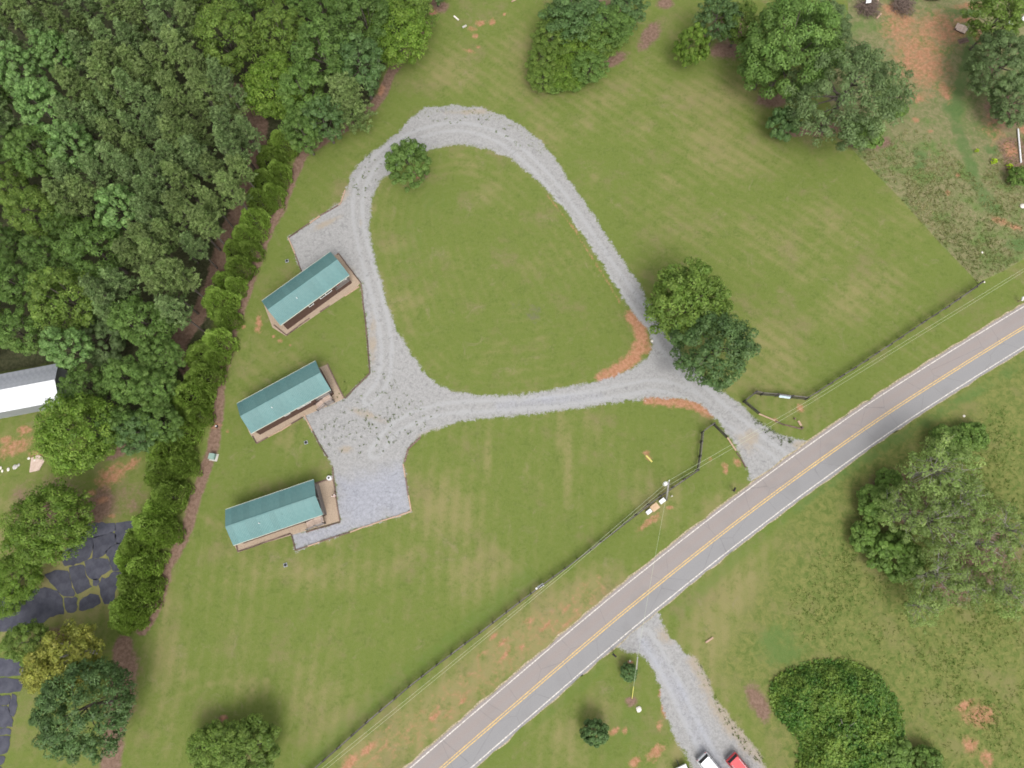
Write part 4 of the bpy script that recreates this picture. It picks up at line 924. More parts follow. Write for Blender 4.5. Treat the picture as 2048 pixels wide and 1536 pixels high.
# single trees
S = [(810,315,43,'young','round young tree standing over the inner edge of the gravel loop',1.15),
 (1384,597,78,'yellow_low','yellow-green tree beside the driveway fork, upper of the pair',1.0), (1434,686,78,'magnolia','dark green tree beside the driveway fork, lower of the pair',1.0),
 (1385,86,35,'frond','small light green feathery tree left of the big trees',1.2), (1440,22,42,'dark0','dark tree at the top edge above the small feathery tree',.9), (1482,38,40,'yel0','yellowish tree at the top edge, left of the big clumpy tree',.85),
 (1590,72,92,'clumpoak','big dark clumpy tree at the top, left of the bare red yard',1.05), (1535,120,44,'mid1','green tree tucked under the left side of the big clumpy tree',.8), (1648,40,52,'oak','grey-green tree at the top edge beside the brush heap',.9),
 (1705,165,108,'featheroak','broad grey-green open crowned tree at the edge of the weedy field',1.0), (1572,241,30,'bush','dark bush below the big clumpy tree, on bare reddish ground',1.4), (1735,262,34,'bushlight','low green bush at the lower right foot of the broad open crowned tree',.8), (1800,215,18,'bushlight','small green bush at the right foot of the broad open crowned tree',1.0),
 (2018,118,62,'oak','dark grey-green tree at the right edge below the junk',1.0), (2035,195,48,'oak','lower grey-green tree at the right edge above the white pipe',.9), (2005,22,52,'yel1','bright green tree in the top right corner',.9),
 (84,1046,75,'bright0','large bright green tree over the upper edge of the broken asphalt',1.0), (24,1150,47,'bright1','bright feathery tree at the left edge over the broken asphalt',.95), (0,1200,36,'bright0','bright green tree cut by the left edge, low over the asphalt',.9),
 (140,863,76,'bright1','bright yellow-green tree below the white barn roof',1.05), (232,850,40,'mid2','dull green tree right of the yellow-green one below the barn',1.0), (270,862,42,'dark0','blue-green tree at the lower corner of the woods by the bare soil',.9), (318,842,40,'mid0','dark spiky tree between the blue-green tree and the hedge',.9),
 (128,1316,68,'autumn0','yellowing tree touching the dark round tree in the lower left corner',1.0), (48,1284,44,'yel0','small yellow-green tree over the asphalt in the lower left corner',.7), (85,1350,50,'autumn0','pale yellow-green tree left of the dark round tree',.8), (148,1424,92,'cedar','large dark round tree in the lower left corner',1.0),
 (420,1498,48,'yellow_low','yellow-green tree at the bottom edge, left half of a pair',.7), (495,1500,58,'yellow_low','yellow-green tree at the bottom edge, right half of a pair',.75),
 (1258,1345,17,'bush','small dark bush beside the stub pole',1.0), (1190,1467,26,'bush','round dark bush alone on the grass near the bottom edge',1.2),
 (1990,321,6,'lime','lime green shrub in the weedy field, larger of two',1.0), (2021,331,6,'lime','lime green shrub nearest the white pipe',1.0), (1955,300,4,'lime','small lime green shrub left of the larger one',1.0), (2040,350,20,'bushlight','green bush at the right edge below the white pipe',1.0)]
for x, y, r, k, lb, sz in S: plant(x, y, r, k, lb, None, sz, .55)
# thicket at the top between the two mown strips
TH = [(1150,22,58,'dark1'),(1205,45,48,'mid0'),(1252,10,40,'dark0'),(1105,75,42,'yel0'),(1165,88,46,'bright1'),(1208,78,36,'yel1'),(1086,118,34,'yel0'),(1130,140,38,'bright0'),(1085,152,30,'yel1'),(1180,130,34,'mid0'),(1128,30,44,'mid2'),(1238,48,34,'mid1'),(1110,165,22,'bushlight'),(1150,158,24,'bushlight')]
TL = ['dark tree at the top of the thicket','green tree in the middle right of the thicket','dark tree at the upper right tip of the thicket','yellowish tree on the left flank of the thicket','bright green tree in the heart of the thicket','yellowish tree on the right flank of the thicket','yellow-green tree on the lower left flank of the thicket','bright green tree near the lower end of the thicket','yellow-green tree at the lower left tip of the thicket','dull green tree on the lower right flank of the thicket','green tree at the upper left of the thicket','green tree just below the upper right tip of the thicket','low leafy bush at the very bottom of the thicket','low leafy bush at the lower right foot of the thicket']
for (x, y, r, k), lb in zip(TH, TL): plant(x, y, r, k, lb + ' between the mown strips', 'trees of the thicket at the top', .62, .5)
# open trees of the lower right field
SPX = [(1888,935,72,'sparse0','topmost sparse grey limbed tree of the field across the road'),(1938,1000,66,'sparse1','sparse pale limbed tree right of the middle of the field grove'),(1880,1035,70,'sparse0','sparse yellow-green tree at the centre of the field grove'),(1810,1015,58,'sparse1','denser green tree at the left of the field grove'),(1760,1005,40,'bushlight','low leafy bush at the left edge of the field grove'),
 (1968,1085,58,'sparse1','sparse tree right of the grove centre, leaning to the edge'),(2035,1060,60,'sparse0','sparse grey limbed tree at the right edge of the field, upper'),(1885,1150,62,'sparse0','sparse tree at the lower end of the field grove'),(1800,1110,50,'bushlight','leafy bush below the dense tree of the grove'),(2030,1180,62,'sparse1','sparse grey limbed tree at the right edge of the field, lower'),
 (1945,1165,46,'sparse1','small sparse tree between the lower grove and the right edge'),(1850,1210,42,'sparse0','green tree at the bottom of the grove'),(1905,885,40,'bushlight','leafy bush at the top tip of the grove'),(1735,1075,32,'bushlight','low bush on the lower left of the grove'),(1950,870,30,'bushlight','leafy bush on the right of the top sparse tree'),(1780,960,26,'bushlight','leafy bush on the upper left of the grove'),(1795,1512,36,'bushlight','green bush at the bottom edge right of the vine mound'),(1860,1525,30,'bushlight','low bush at the bottom edge below the red soil')]
for x, y, r, k, lb in SPX: plant(x, y, r, k, lb, 'trees and bushes of the field across the road', .85, .5)

# the woods: crowns packed inside two outlines
def pack(poly, spacing, rg, tries=26000, exist=None):
    W = np.array(poly, float); lo, hi = W.min(0), W.max(0); pts = list(exist or [])
    for _ in range(tries):
        p = rg.uniform(lo, hi)
        if not inside(np.array([p[0]]), np.array([p[1]]), W)[0]: continue
        s = spacing(p)
        if all((p[0] - q[0]) ** 2 + (p[1] - q[1]) ** 2 > (s * .5 + q[2] * .5) ** 2 for q in pts): pts.append((p[0], p[1], s))
    return pts
W1 = [(-70,-70),(330,-70),(390,40),(440,130),(475,215),(492,262),(474,330),(446,385),(396,445),(368,530),(350,600),(320,645),(305,700),(335,760),(315,800),(255,815),(215,780),(165,735),(128,700),(60,690),(-70,705)]
W2 = [(345,-70),(880,-70),(855,20),(800,75),(752,130),(735,195),(668,240),(612,268),(575,235),(520,180),(505,120),(430,60)]
SPEC = [(228,410,44,'pale0','pale glossy broadleaf glowing in the middle of the woods'),(100,95,38,'pale1','pale green broadleaf among the pines near the upper left corner'),(70,200,46,'pale1','pale topped broadleaf at the left side of the woods'),(135,285,44,'pale0','pale blue-green broadleaf in the left woods'),(22,130,42,'pale0','light green broadleaf at the left edge of the picture'),
 (118,690,40,'pale1','pale broadleaf at the right end of the white barn roof'),(120,590,64,'yel0','large yellow-green tree in the lower left woods'),(60,420,52,'yel1','olive tree on the left of the woods'),(180,490,56,'mid0','green broadleaf in the middle of the lower woods'),(280,640,52,'mid1','rounded green broadleaf near the straw path'),(320,710,40,'mid2','green broadleaf at the lower right end of the woods beside the path'),
 (190,680,48,'oak','grey limbed olive tree above the barn'),(60,300,48,'mid2','green broadleaf near the left edge of the picture'),(20,560,46,'mid1','green broadleaf at the left edge above the barn'),(25,660,44,'mid0','low green tree just above the barn roof at the left edge'),(250,760,48,'mid1','green broadleaf above the bare soil patch'),(300,770,42,'mid2','lush green broadleaf next to the hedge at the bottom of the woods'),(160,770,40,'mid0','green broadleaf between the barn end and the yellow-green tree'),
 (448,62,62,'yel1','large olive round tree at the upper end of the straw path'),(545,165,62,'bright1','bright green tall tree at the left of the upper woods'),(600,175,48,'mid0','green broadleaf in the middle of the upper woods'),(640,95,60,'mid1','fresh green tree in the centre of the upper woods'),(715,115,50,'dark1','blue-green tree at the edge of the upper woods'),(690,190,52,'conifer','dark feathery conifer at the lawn edge of the upper woods'),(640,225,40,'dark0','dark tree at the lower edge of the upper woods'),
 (600,255,38,'mid2','lowest green tree of the upper woods above the hedge end'),(790,50,62,'bright0','bright green tree at the lawn edge of the upper woods'),(820,8,44,'yel1','yellow tipped tree at the top edge by the mown strip'),(728,30,56,'mid1','green tree at the top of the upper woods'),(560,60,50,'yel0','olive tree at the top left of the upper woods')]
for x, y, r, k, lb in SPEC: plant(x, y, r, k, lb, 'broadleaf trees standing out in the woods', 1.0, .72)
ex = [(x, y, r * 1.75) for x, y, r, k, l in SPEC]
rw = np.random.default_rng(33)
dk = lambda p: (p[0] - 20) / 520 + (430 - p[1]) / 900          # pines rule the upper right part of the left woods
pts = pack(W1, lambda p: 40 if dk(p) > .1 else 52, rw, 9000, ex)[len(ex):]
for x, y, s in pts:
    if dk((x, y)) > .1 + rw.normal(0, .12): k = 'pine%d' % rw.integers(5); lb, g = 'narrow grey-green pine crowded in the pine stand of the left woods', 'pines of the left woods'; r = rw.uniform(25, 34)
    else: k = ['mid0','mid1','mid2','yel0','dark0','pine0','pine3'][rw.integers(7)]; lb, g = 'ordinary green tree filling the canopy of the lower left woods', 'canopy trees of the lower left woods'; r = rw.uniform(30, 42)
    if k.startswith('pine') and 'pine' not in lb: k = 'mid%d' % rw.integers(3)
    plant(x, y, r, k, lb, g, rw.uniform(.88, 1.18), .76)
pts = pack(W2, lambda p: 50, rw, 5000, ex)[len(ex):]
for x, y, s in pts:
    k = ['mid0','mid1','mid2','mid0','yel1','dark1'][rw.integers(6)]
    plant(x, y, rw.uniform(28, 40), k, 'ordinary green tree filling the canopy of the upper woods', 'canopy trees of the upper woods', rw.uniform(.8, 1.05), .7)

# mound of vines at the bottom, tall grass and weeds
def merge(parts): 
    V = np.concatenate([p[0] for p in parts]); o = np.cumsum([0] + [len(p[0]) for p in parts[:-1]]); return V, np.concatenate([p[1] + k for p, k in zip(parts, o)]), np.concatenate([p[2] for p in parts])
def scatter(polys_px, n, rg):
    out = []
    for poly in polys_px:
        W = P2(poly); lo, hi = W.min(0), W.max(0); A = rg.uniform(lo, hi, (n * 3, 2)); out.append(A[inside(A[:, 0], A[:, 1], W)][:n])
    return np.concatenate(out)
rv = np.random.default_rng(44)
VP = [(1552,1365),(1580,1345),(1640,1328),(1700,1330),(1745,1350),(1785,1400),(1800,1460),(1790,1500),(1770,1545),(1750,1600),(1600,1600),(1598,1540),(1610,1480),(1560,1430),(1548,1395)]
A = scatter([VP], 30000, rv); Wv = P2(VP); ed = dist_poly(A[:, 0], A[:, 1], Wv, True)
_gr = np.random.default_rng(77).normal(0, .42, (3, 64, 64))
def _vn(g, x, y):
    i, j = np.floor(x).astype(int), np.floor(y).astype(int); u, v = x - i, y - j; u, v = u * u * (3 - 2 * u), v * v * (3 - 2 * v); q = lambda a, b: g[(i + a) % 64, (j + b) % 64]
    return (q(0, 0) * (1 - u) + q(1, 0) * u) * (1 - v) + (q(0, 1) * (1 - u) + q(1, 1) * u) * v
hz = lambda x, y: _vn(_gr[0], x * .45, y * .45) + .6 * _vn(_gr[1], x * 1.1 + 9, y * 1.1) + .4 * _vn(_gr[2], x * 2.6, y * 2.6 + 5)
Zv = (np.clip(ed / 2.2, 0, 1) ** .6) * (2.1 + .95 * hz(A[:, 0], A[:, 1])) * rv.uniform(.75, 1.05, len(A)) + .1
bi = rv.integers(0, len(Wv), 5200); tt = rv.uniform(0, 1, (5200, 1)); Ab = Wv[bi] * (1 - tt) + Wv[(bi + 1) % len(Wv)] * tt + rv.normal(0, .32, (5200, 2)); Zb = np.abs(rv.normal(.12, .28, 5200)) * (.6 + np.clip(hz(Ab[:, 0], Ab[:, 1]), -.5, 1)) + .06; A = np.vstack([A, Ab]); Zv = np.concatenate([Zv, Zb]); c0 = A.mean(0); ctr = np.column_stack([A - c0, Zv]); mxn = np.clip(.42 + .75 * hz(A[:, 0] * .8 + 3, A[:, 1] * .8) + rv.normal(0, .25, len(A)), 0, 1)
V, Fq, t = cards(ctr, np.array([0, 0, 1.0]) + rv.normal(0, .45, (len(A), 3)), .28 * rv.uniform(.5, 1.6, len(A)), .32, rv, None, .1, np.stack([rv.uniform(.7, 1.2, len(A)), mxn], 1))
vm = empty('vine_mound', (c0[0], c0[1], 0), 0, 'dense mound of bright green vines beside the gravel drive at the bottom', 'vines'); link('crown', meshdata('crown', V, Fq, 'leaf_vine', False, t), vm)
st = MB()
for k in range(14):
    i = rv.integers(len(ctr)); p = ctr[i]; st.tube([(p[0] * .6, p[1] * .6, 0), (p[0] * .9, p[1] * .9, p[2] * .6), tuple(p)], [.06, .04, .015], 5)
for k in range(9): st.tube([(k * .02, 0, 0), (rv.normal(0, .2), rv.normal(0, .2), 1.2), (rv.normal(0, .6), rv.normal(0, .6), 3.0)], [.07, .05, .02], 5)
st.build('stem', 'bark_pale', vm)

def tufts(A, h, w, per, rg, mixf, lean=.5):
    n = len(A) * per; B = np.repeat(A, per, 0) + rg.normal(0, .10, (n, 2)); d = rdir(n, rg, 0) * lean + np.array([0, 0, 1.0]); d = unit(d); hh = h * rg.uniform(.5, 1.3, n)
    C = np.column_stack([B, np.zeros(n)]) + d * hh[:, None] * .5; N = unit(np.cross(d, rg.normal(size=(n, 3))) + np.array([0, 0, .3]))
    mv = np.clip(np.repeat(mixf(A), per) + rg.normal(0, .15, n), 0, 1)
    return cards(C, N, hh, w * rg.uniform(.7, 1.3, n), rg, d, 0, np.stack([np.repeat(rg.uniform(.75, 1.15, len(A)), per), mv], 1))
UR = [(1700,296),(1800,397),(1880,487),(1958,566),(2010,540),(2070,500),(2100,250),(1990,290),(1960,370),(1900,300),(1820,250),(1760,300)]
LR = [(1700,1010),(1760,940),(1850,880),(1950,830),(2070,760),(2100,1560),(1830,1560),(1800,1400),(1700,1320),(1600,1290),(1560,1200),(1620,1080)]
gn = lambda A: np.clip(.55 + .6 * hz(A[:, 0] * .5, A[:, 1] * .5), 0, 1)
A = scatter([UR], 5200, rv); A = A[rv.uniform(0, 1, len(A)) < np.clip(.55 + .8 * hz(A[:, 0] * .3, A[:, 1] * .3), .15, .9)]; V, Fq, t = tufts(A, .26, .09, 5, rv, gn, 2.0); tag(link('tall_grass', meshdata('tall_grass', V, Fq, 'leaf_grass', False, t)), 'tall dry grass of the weedy field beyond the mown lawn', 'grass', None, 'stuff')
A = scatter([LR], 16000, rv); A = A[rv.uniform(0, 1, len(A)) < np.clip(.45 + .9 * hz(A[:, 0] * .35 + 2, A[:, 1] * .35), .12, .9) * np.clip(dist_poly(A[:, 0], A[:, 1], P2(LR), True) / 6, .1, 1)]; V, Fq, t = tufts(A, .20, .10, 5, rv, lambda A: np.clip(.5 + .5 * hz(A[:, 0] * .4, A[:, 1] * .4), 0, 1), 2.6); tag(link('field_weeds', meshdata('field_weeds', V, Fq, 'leaf_weed', False, t)), 'leafy weeds covering the field across the road', 'weeds', None, 'stuff')
GW = [[(690,760),(760,740),(830,790),(880,815),(860,850),(800,880),(740,920),(670,910),(640,860)], [(735,300),(700,370),(720,420),(745,380),(770,320)], [(820,235),(950,222),(1080,300),(1060,310),(950,245),(850,250)], [(1500,830),(1590,885),(1560,890),(1510,850)], [(1395,1320),(1450,1420),(1530,1520),(1510,1530),(1440,1440)]]
A = np.concatenate([scatter([g], k, rv) for g, k in zip(GW, (150, 35, 50, 60, 80))]); V, Fq, t = tufts(A, .26, .12, 5, rv, lambda A: rv.uniform(0, .5, len(A)), 1.6); tag(link('gravel_weeds', meshdata('gravel_weeds', V, Fq, 'leaf_weed', False, t * np.array([.75, 1.0]))), 'small weeds dotted over the gravel', 'weeds', None, 'stuff')
# ------------------------------------------------------------------ white barn at the left edge
Bc = P2([(-160,772),(112,728),(128,800),(-160,862)], 3.6); c = Bc.mean(0); u = (Bc[1] - Bc[0]) + (Bc[2] - Bc[3]); rz = math.atan2(u[1], u[0])
bl = np.linalg.norm(Bc[1] - Bc[0]); bw = np.linalg.norm(Bc[2] - Bc[1]); barn = empty('metal_barn', (c[0], c[1], 0), rz, 'long metal shed at the left edge with one white and one grey roof slope', 'shed')
MB().box(-bl / 2 + .3, bl / 2 - .3, -bw / 2 + .35, bw / 2 - .35, 0, 3.4).build('wall', 'cargrey', barn)
npn = int(bl / .9)
for s, mt in ((-1, 'barn'), (1, 'barn_old')):
    Ls = math.hypot(bw / 2, .9); me = rib_panel(bl / npn, Ls); me.materials.clear(); me.materials.append(MAT[mt])
    for k in range(npn):
        o = link('roof_panel', me, barn); x = -bl / 2 + k * bl / npn
        if s < 0: o.rotation_euler = (math.atan2(.9, bw / 2), 0, 0); o.location = (x, 0, 4.5)
        else: o.rotation_euler = (math.atan2(.9, bw / 2), 0, math.pi); o.location = (x + bl / npn, 0, 4.5)
m = MB(); m.bar((-bl / 2, 0, 4.53), (bl / 2, 0, 4.53), .3, .03); m.build('ridge_cap', 'barn', barn)
m = MB(); m.add([(bl / 2 - .3, -bw / 2 + .35, 3.4), (bl / 2 - .3, bw / 2 - .35, 3.4), (bl / 2 - .3, 0, 4.4)], [(0, 1, 2)]); m.build('gable', 'cargrey', barn)

# ------------------------------------------------------------------ vehicles
def car(a, b, W, H, mat, label, name='parked_car', suv=True):
    """rear at picture point a, pointing towards b"""
    A, B = P2([a], .6)[0], P2([b], .6)[0]; e = (B - A) / np.linalg.norm(B - A); L = 4.7; rz = math.atan2(e[1], e[0])
    o = empty(name, (A[0], A[1], 0), rz, label, 'car'); hw = W / 2
    # body: rings along the length (x from the rear), each a rounded half section
    prof = [(0.0, .52, .88), (.06, .40, .98), (.35, .34, 1.02), (1.0, .30, 1.03), (2.6, .30, 1.02), (3.35, .32, 1.0), (4.1, .34, .93), (4.55, .40, .80), (4.7, .50, .70)]
    V = []; Fc = []
    sec = lambda w, z0, z1: [(-w * .96, z0), (-w, z0 + .15), (-w, (z0 + z1) / 2), (-w * .97, z1 - .08), (-w * .88, z1), (w * .88, z1), (w * .97, z1 - .08), (w, (z0 + z1) / 2), (w, z0 + .15), (w * .96, z0)]
    for i, (x, z0, z1) in enumerate(prof):
        w = hw * (.90 if i in (0, 8) else .97 if i in (1, 7) else 1)
        V += [(x, y, z) for y, z in sec(w, z0, z1)]
    n = 10
    for i in range(len(prof) - 1):
        for k in range(n): Fc.append((i * n + k, i * n + (k + 1) % n, (i + 1) * n + (k + 1) % n, (i + 1) * n + k))
    Fc += [tuple(range(n))[::-1], tuple(range((len(prof) - 1) * n, len(prof) * n))]
    MB().add(V, Fc).build('body', mat, o, True)
    g = MB(); x0, x1, x2, x3 = .14, .55, 2.75, 3.5
    lo = [(x0, -hw * .93, 1.0), (x3, -hw * .93, 1.0), (x3, hw * .93, 1.0), (x0, hw * .93, 1.0)]; hi = [(x1 - .12, -hw * .76, H - .05), (x2, -hw * .76, H - .05), (x2, hw * .76, H - .05), (x1 - .12, hw * .76, H - .05)]
    g.add(lo + hi, [(0, 1, 5, 4), (1, 2, 6, 5), (2, 3, 7, 6), (3, 0, 4, 7), (4, 5, 6, 7)]); g.build('window', 'glass', o)
    rf = MB(); pl_ = []
    for (x, s) in ((x1 - .22, .70), (x1 - .12, .80), (x2 - .1, .80), (x2 + .05, .70)):
        pl_ += [(x, -hw * s, H - .05), (x, -hw * s * .9, H), (x, hw * s * .9, H), (x, hw * s, H - .05)]
    rf.add(pl_, [(i * 4 + k, i * 4 + k + 1, i * 4 + k + 5, i * 4 + k + 4) for i in range(3) for k in range(3)] + [(3, 2, 1, 0), (12, 13, 14, 15)]); rf.build('roof', mat, o)
    for s in (-1, 1):
        m = MB(); m.bar((x1 + .1, s * hw * .70, H + .04), (x2 - .2, s * hw * .70, H + .04), .05, .05); m.build('roof_rail', 'grey_metal', o)
        for xa, xb in ((x0, x1 - .12), (x3, x2), (1.9, 1.8)): MB().bar((xa, s * hw * .935, 1.0), (xb, s * hw * .765, H - .05), .09, .06).build('pillar', mat, o)
        MB().box(2.95, 3.15, s * (hw + .12) - .11, s * (hw + .12) + .11, 1.02, 1.2).build('mirror', mat, o)
        MB().box(-.01, .06, s * hw * .78 - .12, s * hw * .78 + .12, .72, .92).build('tail_light', 'red', o); MB().box(4.6, 4.72, s * hw * .68 - .16, s * hw * .68 + .16, .60, .72).build('headlight', 'white', o)
        for x in (.95, 3.75):
            m = MB(); M = Matrix.Translation((x, s * (hw - .12), .34)) @ Matrix.Rotation(math.pi / 2, 4, 'X'); q = MB().lathe([(.2, -.11), (.33, -.11), (.34, 0), (.33, .11), (.2, .11)], 16); m.add([M @ Vector(p) for p in q.v], q.f); wo = m.build('wheel', 'rubber', o)
            m = MB(); q = MB().lathe([(.0, -.12), (.21, -.12), (.21, .12), (.0, .12)], 12); m.add([M @ Vector(p) for p in q.v], q.f); m.build('rim', 'grey_metal', wo)
    MB().box(-.08, .10, -hw * .88, hw * .88, .42, .62).build('bumper', 'cargrey', o)
    return o
car((1402,1512), (1447,1566), 1.9, 1.72, 'carwhite', 'white car parked on the gravel drive at the bottom edge')
car((1460,1512), (1505,1566), 1.85, 1.55, 'red', 'red car parked right of the white car at the bottom edge')
o = empty('utility_trailer', (*P2([(1360,1537)])[0], 0), .4, 'white and black trailer just entering at the bottom edge', 'trailer')
MB().box(-.9, .9, -1.8, .45, .55, .62).build('bed', 'white', o); m = MB()
for x0, x1, y0, y1 in ((-.9, -.85, -1.8, .45), (.85, .9, -1.8, .45), (-.85, .85, .4, .45)): m.box(x0, x1, y0, y1, .62, .95)
m.build('side_board', 'white', o)
for s in (-1, 1):
    q = MB().lathe([(.12, -.1), (.3, -.1), (.3, .1), (.12, .1)], 14); M = Matrix.Translation((s * 1.03, -.6, .31)) @ Matrix.Rotation(math.pi / 2, 4, 'Y'); m = MB(); m.add([M @ Vector(p) for p in q.v], q.f); m.build('wheel', 'rubber', o)
MB().bar((0, .4, .58), (0, 1.3, .5), .08, .08).build('drawbar', 'black', o)

# ------------------------------------------------------------------ person at the gravel edge
pp = P2([(671,993)])[0]; per = empty('person', (*pp, 0), .6, 'person with dark hair in pale clothes standing at the edge of the square gravel pad', 'person')
def skin(name, J, E, Rr, mat, parent, lvl=1):
    me = bpy.data.meshes.new(name); me.from_pydata(J, E, []); me.materials.append(MAT[mat]); o = link(name, me, parent)
    m = o.modifiers.new('skin', 'SKIN'); sv = me.skin_vertices[0].data
    for i, r_ in enumerate(Rr): sv[i].radius = (r_, r_) if not hasattr(r_, '__len__') else r_
    sv[0].use_root = True; m.use_smooth_shade = True; s = o.modifiers.new('sub', 'SUBSURF'); s.levels = lvl; s.render_levels = lvl; return o
J = [(0,0,.95),(0,0,1.2),(0,0,1.42),(0,.01,1.52),(0,.02,1.62),(0,.02,1.74)]; E_ = [(0,1),(1,2),(2,3),(3,4),(4,5)]; Rr = [.13,.13,.13,.055,.085,.06]
for s in (-1, 1):
    k = len(J); J += [(s * .09,0,.88),(s * .11,.03,.48),(s * .12,-.02,.09),(s * .13,.14,.03)]; E_ += [(0,k),(k,k+1),(k+1,k+2),(k+2,k+3)]; Rr += [.09,.06,.045,.035]
    k = len(J); J += [(s * .2,0,1.40),(s * .30,.05,1.14),(s * .36,.24,1.0) if s > 0 else (s * .30,.12,.92),(s * .38,.32,.98) if s > 0 else (s * .30,.15,.84)]; E_ += [(2,k),(k,k+1),(k+1,k+2),(k+2,k+3)]; Rr += [.06,.045,.032,.03]
skin('body', J, E_, Rr, 'skin', per, 2)
skin('shirt', [(0,0,.98),(0,0,1.2),(0,0,1.40),(-.2,0,1.40),(.2,0,1.40),(-.27,.03,1.22),(.27,.03,1.22)], [(0,1),(1,2),(2,3),(2,4),(3,5),(4,6)], [(.17,.14),(.16,.13),(.155,.125),.085,.085,.07,.07], 'cloth_white', per, 2)
skin('trousers', [(0,0,.98),(-.09,0,.86),(.09,0,.86),(-.11,.03,.48),(.11,.03,.48),(-.12,-.01,.12),(.12,-.01,.12)], [(0,1),(0,2),(1,3),(2,4),(3,5),(4,6)], [(.165,.13),.11,.11,.08,.08,.07,.07], 'cloth_pink', per, 2)
hb = MB().lathe([(.10,1.60),(.115,1.66),(.11,1.73),(.075,1.79),(.01,1.81)], 12, (0, 0, 0)); hb.build('hair', 'black', per, True)

# ------------------------------------------------------------------ small things lying about
def simple(name, px, py, label, cat, mat, build, rz=0.0, z=0.0):
    w = P(px, py); m = MB(); build(m); o = m.build(name, mat, None, False, (w[0], w[1], z)); o.rotation_euler = (0, 0, rz); return tag(o, label, cat)
sz = lambda px, py, n: n / ppm(P(px, py))
o = empty('condenser_unit', P(660, 957), 0, 'round pale outdoor unit with a dark centre at the corner of the lowest cabin bed', 'outdoor unit')
MB().lathe([(.34, 0), (.36, .05), (.36, .62), (.33, .70), (.22, .72)], 18).build('casing', 'white', o); MB().lathe([(.20, .70), (.17, .735), (.05, .74)], 14).build('fan_guard', 'black', o); MB().box(-.45, .45, -.45, .45, 0, .03).build('pad', 'concrete', o)
o = empty('utility_box', P(427, 914), -.15, 'green utility box on a pale pad beside the hedge path', 'utility box')
MB().box(-.42, .42, -.42, .42, .05, .72).build('casing', 'green_lid', o); MB().box(-.46, .46, -.46, .46, .72, .78).build('lid', 'green_lid', o); MB().box(-.55, .75, -.62, .55, 0, .06).build('pad', 'concrete', o)
o = empty('lawn_marker', P(434, 853), .4, 'small black and white object on the hedge path', 'marker'); MB().lathe([(.22, 0), (.24, .12), (.18, .3)], 10).build('base', 'black', o); MB().box(-.14, .10, -.06, .08, .3, .38).build('cap', 'white', o)
for x, y, lb in ((574,522,'dark lid in the lawn behind the cabin nearest the bend'),(612,885,'dark lid in the lawn between the middle and lowest cabins'),(571,1130,'small square dark lid in the lawn below the lowest cabin')):
    o = empty('drain_lid', P(x, y), .3, lb, 'lid', 'dark lids in the lawn'); MB().box(-.28, .28, -.28, .28, 0, .07).build('frame', 'cargrey', o); MB().lathe([(.22, .07), (.22, .11), (.05, .12)], 10).build('cover', 'black', o)
for (x, y, w, h, mt, nm, lb) in ((1297,1024,.78,.5,'white','meter_box','small white box left of the tan slab by the utility pole'),(1323.5,1002.5,.85,.55,'white','meter_box','white box between the tan slab and the utility pole')):
    rz = math.radians(36); o = empty(nm, P(x, y), rz, lb, 'box', 'white boxes by the utility pole'); MB().box(-w / 2, w / 2, -h / 2, h / 2, 0, .55).build('casing', mt, o); MB().box(-w / 2 - .03, w / 2 + .03, -h / 2 - .03, h / 2 + .03, .55, .60).build('lid', mt, o)
o = empty('slab', P(1309.5, 1014.5), math.radians(36), 'tan square slab between the two white boxes', 'slab'); MB().box(-.62, .62, -.48, .48, 0, .22).build('body', 'tan_slab', o); MB().lathe([(.16, .22), (.16, .26), (.04, .27)], 10).build('hatch', 'tan_slab', o)
simple('short_post', 1342.5, 993, 'small pale post right of the utility pole foot', 'post', 'stone', lambda m: m.lathe([(.09, 0), (.09, .7), (.11, .72), (.05, .8)], 8)); simple('short_post', 1332.5, 992, 'small pale post left of the utility pole foot', 'post', 'stone', lambda m: m.lathe([(.08, 0), (.08, .5), (.1, .52), (.05, .6)], 8))
def mailbox(px, py, rz, mat, label):
    o = empty('mailbox', P(px, py), rz, label, 'mailbox'); MB().box(-.05, .05, -.05, .05, 0, 1.0).build('post', 'timber', o); m = MB(); n = 8
    pr = [(-.13, 1.0), (.13, 1.0)] + [(.13 * math.cos(math.pi * k / n), 1.16 + .13 * math.sin(math.pi * k / n)) for k in range(n + 1)]
    V = [(x, -.32, z) for x, z in pr] + [(x, .32, z) for x, z in pr]; q = len(pr); m.add(V, [tuple(range(q)), tuple(range(q, 2 * q))[::-1]] + [(i, i + q, (i + 1) % q + q, (i + 1) % q) for i in range(q)]); m.build('box', mat, o)
    MB().box(.13, .15, -.1, .0, 1.15, 1.35).build('flag', 'red', o)
mailbox(1465, 981, -.5, 'black', 'black mailbox by the road below the gravel entrance'); mailbox(1227, 1309, .9, 'black', 'black mailbox by the road left of the second gravel drive'); mailbox(2036, 603, -.4, 'white', 'white mailbox by the road at the right edge')
def rock(px, py, r, mat, label, cat='rock', nm='rock', fl=.5):
    rg = np.random.default_rng(int(px * 7 + py)); m = MB().lathe([(r * .8, 0), (r, r * .25), (r * .85, r * fl * .9), (r * .4, r * fl * 1.3), (.01, r * fl * 1.35)], 9); v = np.array(m.v); v[:, :2] *= 1 + rg.normal(0, .1, (len(v), 1)); v[:, 0] *= rg.uniform(.7, 1.2); me = meshdata(nm, v, m.f, mat); o = link(nm, me); o.location = P(px, py); return tag(o, label, cat)
rock(1278, 1418, .42, 'stone', 'white boulder on the grass by the second gravel drive'); rock(1304, 682, .2, 'stone', 'small pale stone on the orange soil at the drive fork'); rock(1260, 1322, .16, 'stone', 'small white stone beside the bush near the bottom edge'.replace('bush near the bottom edge', 'stub pole bush'))
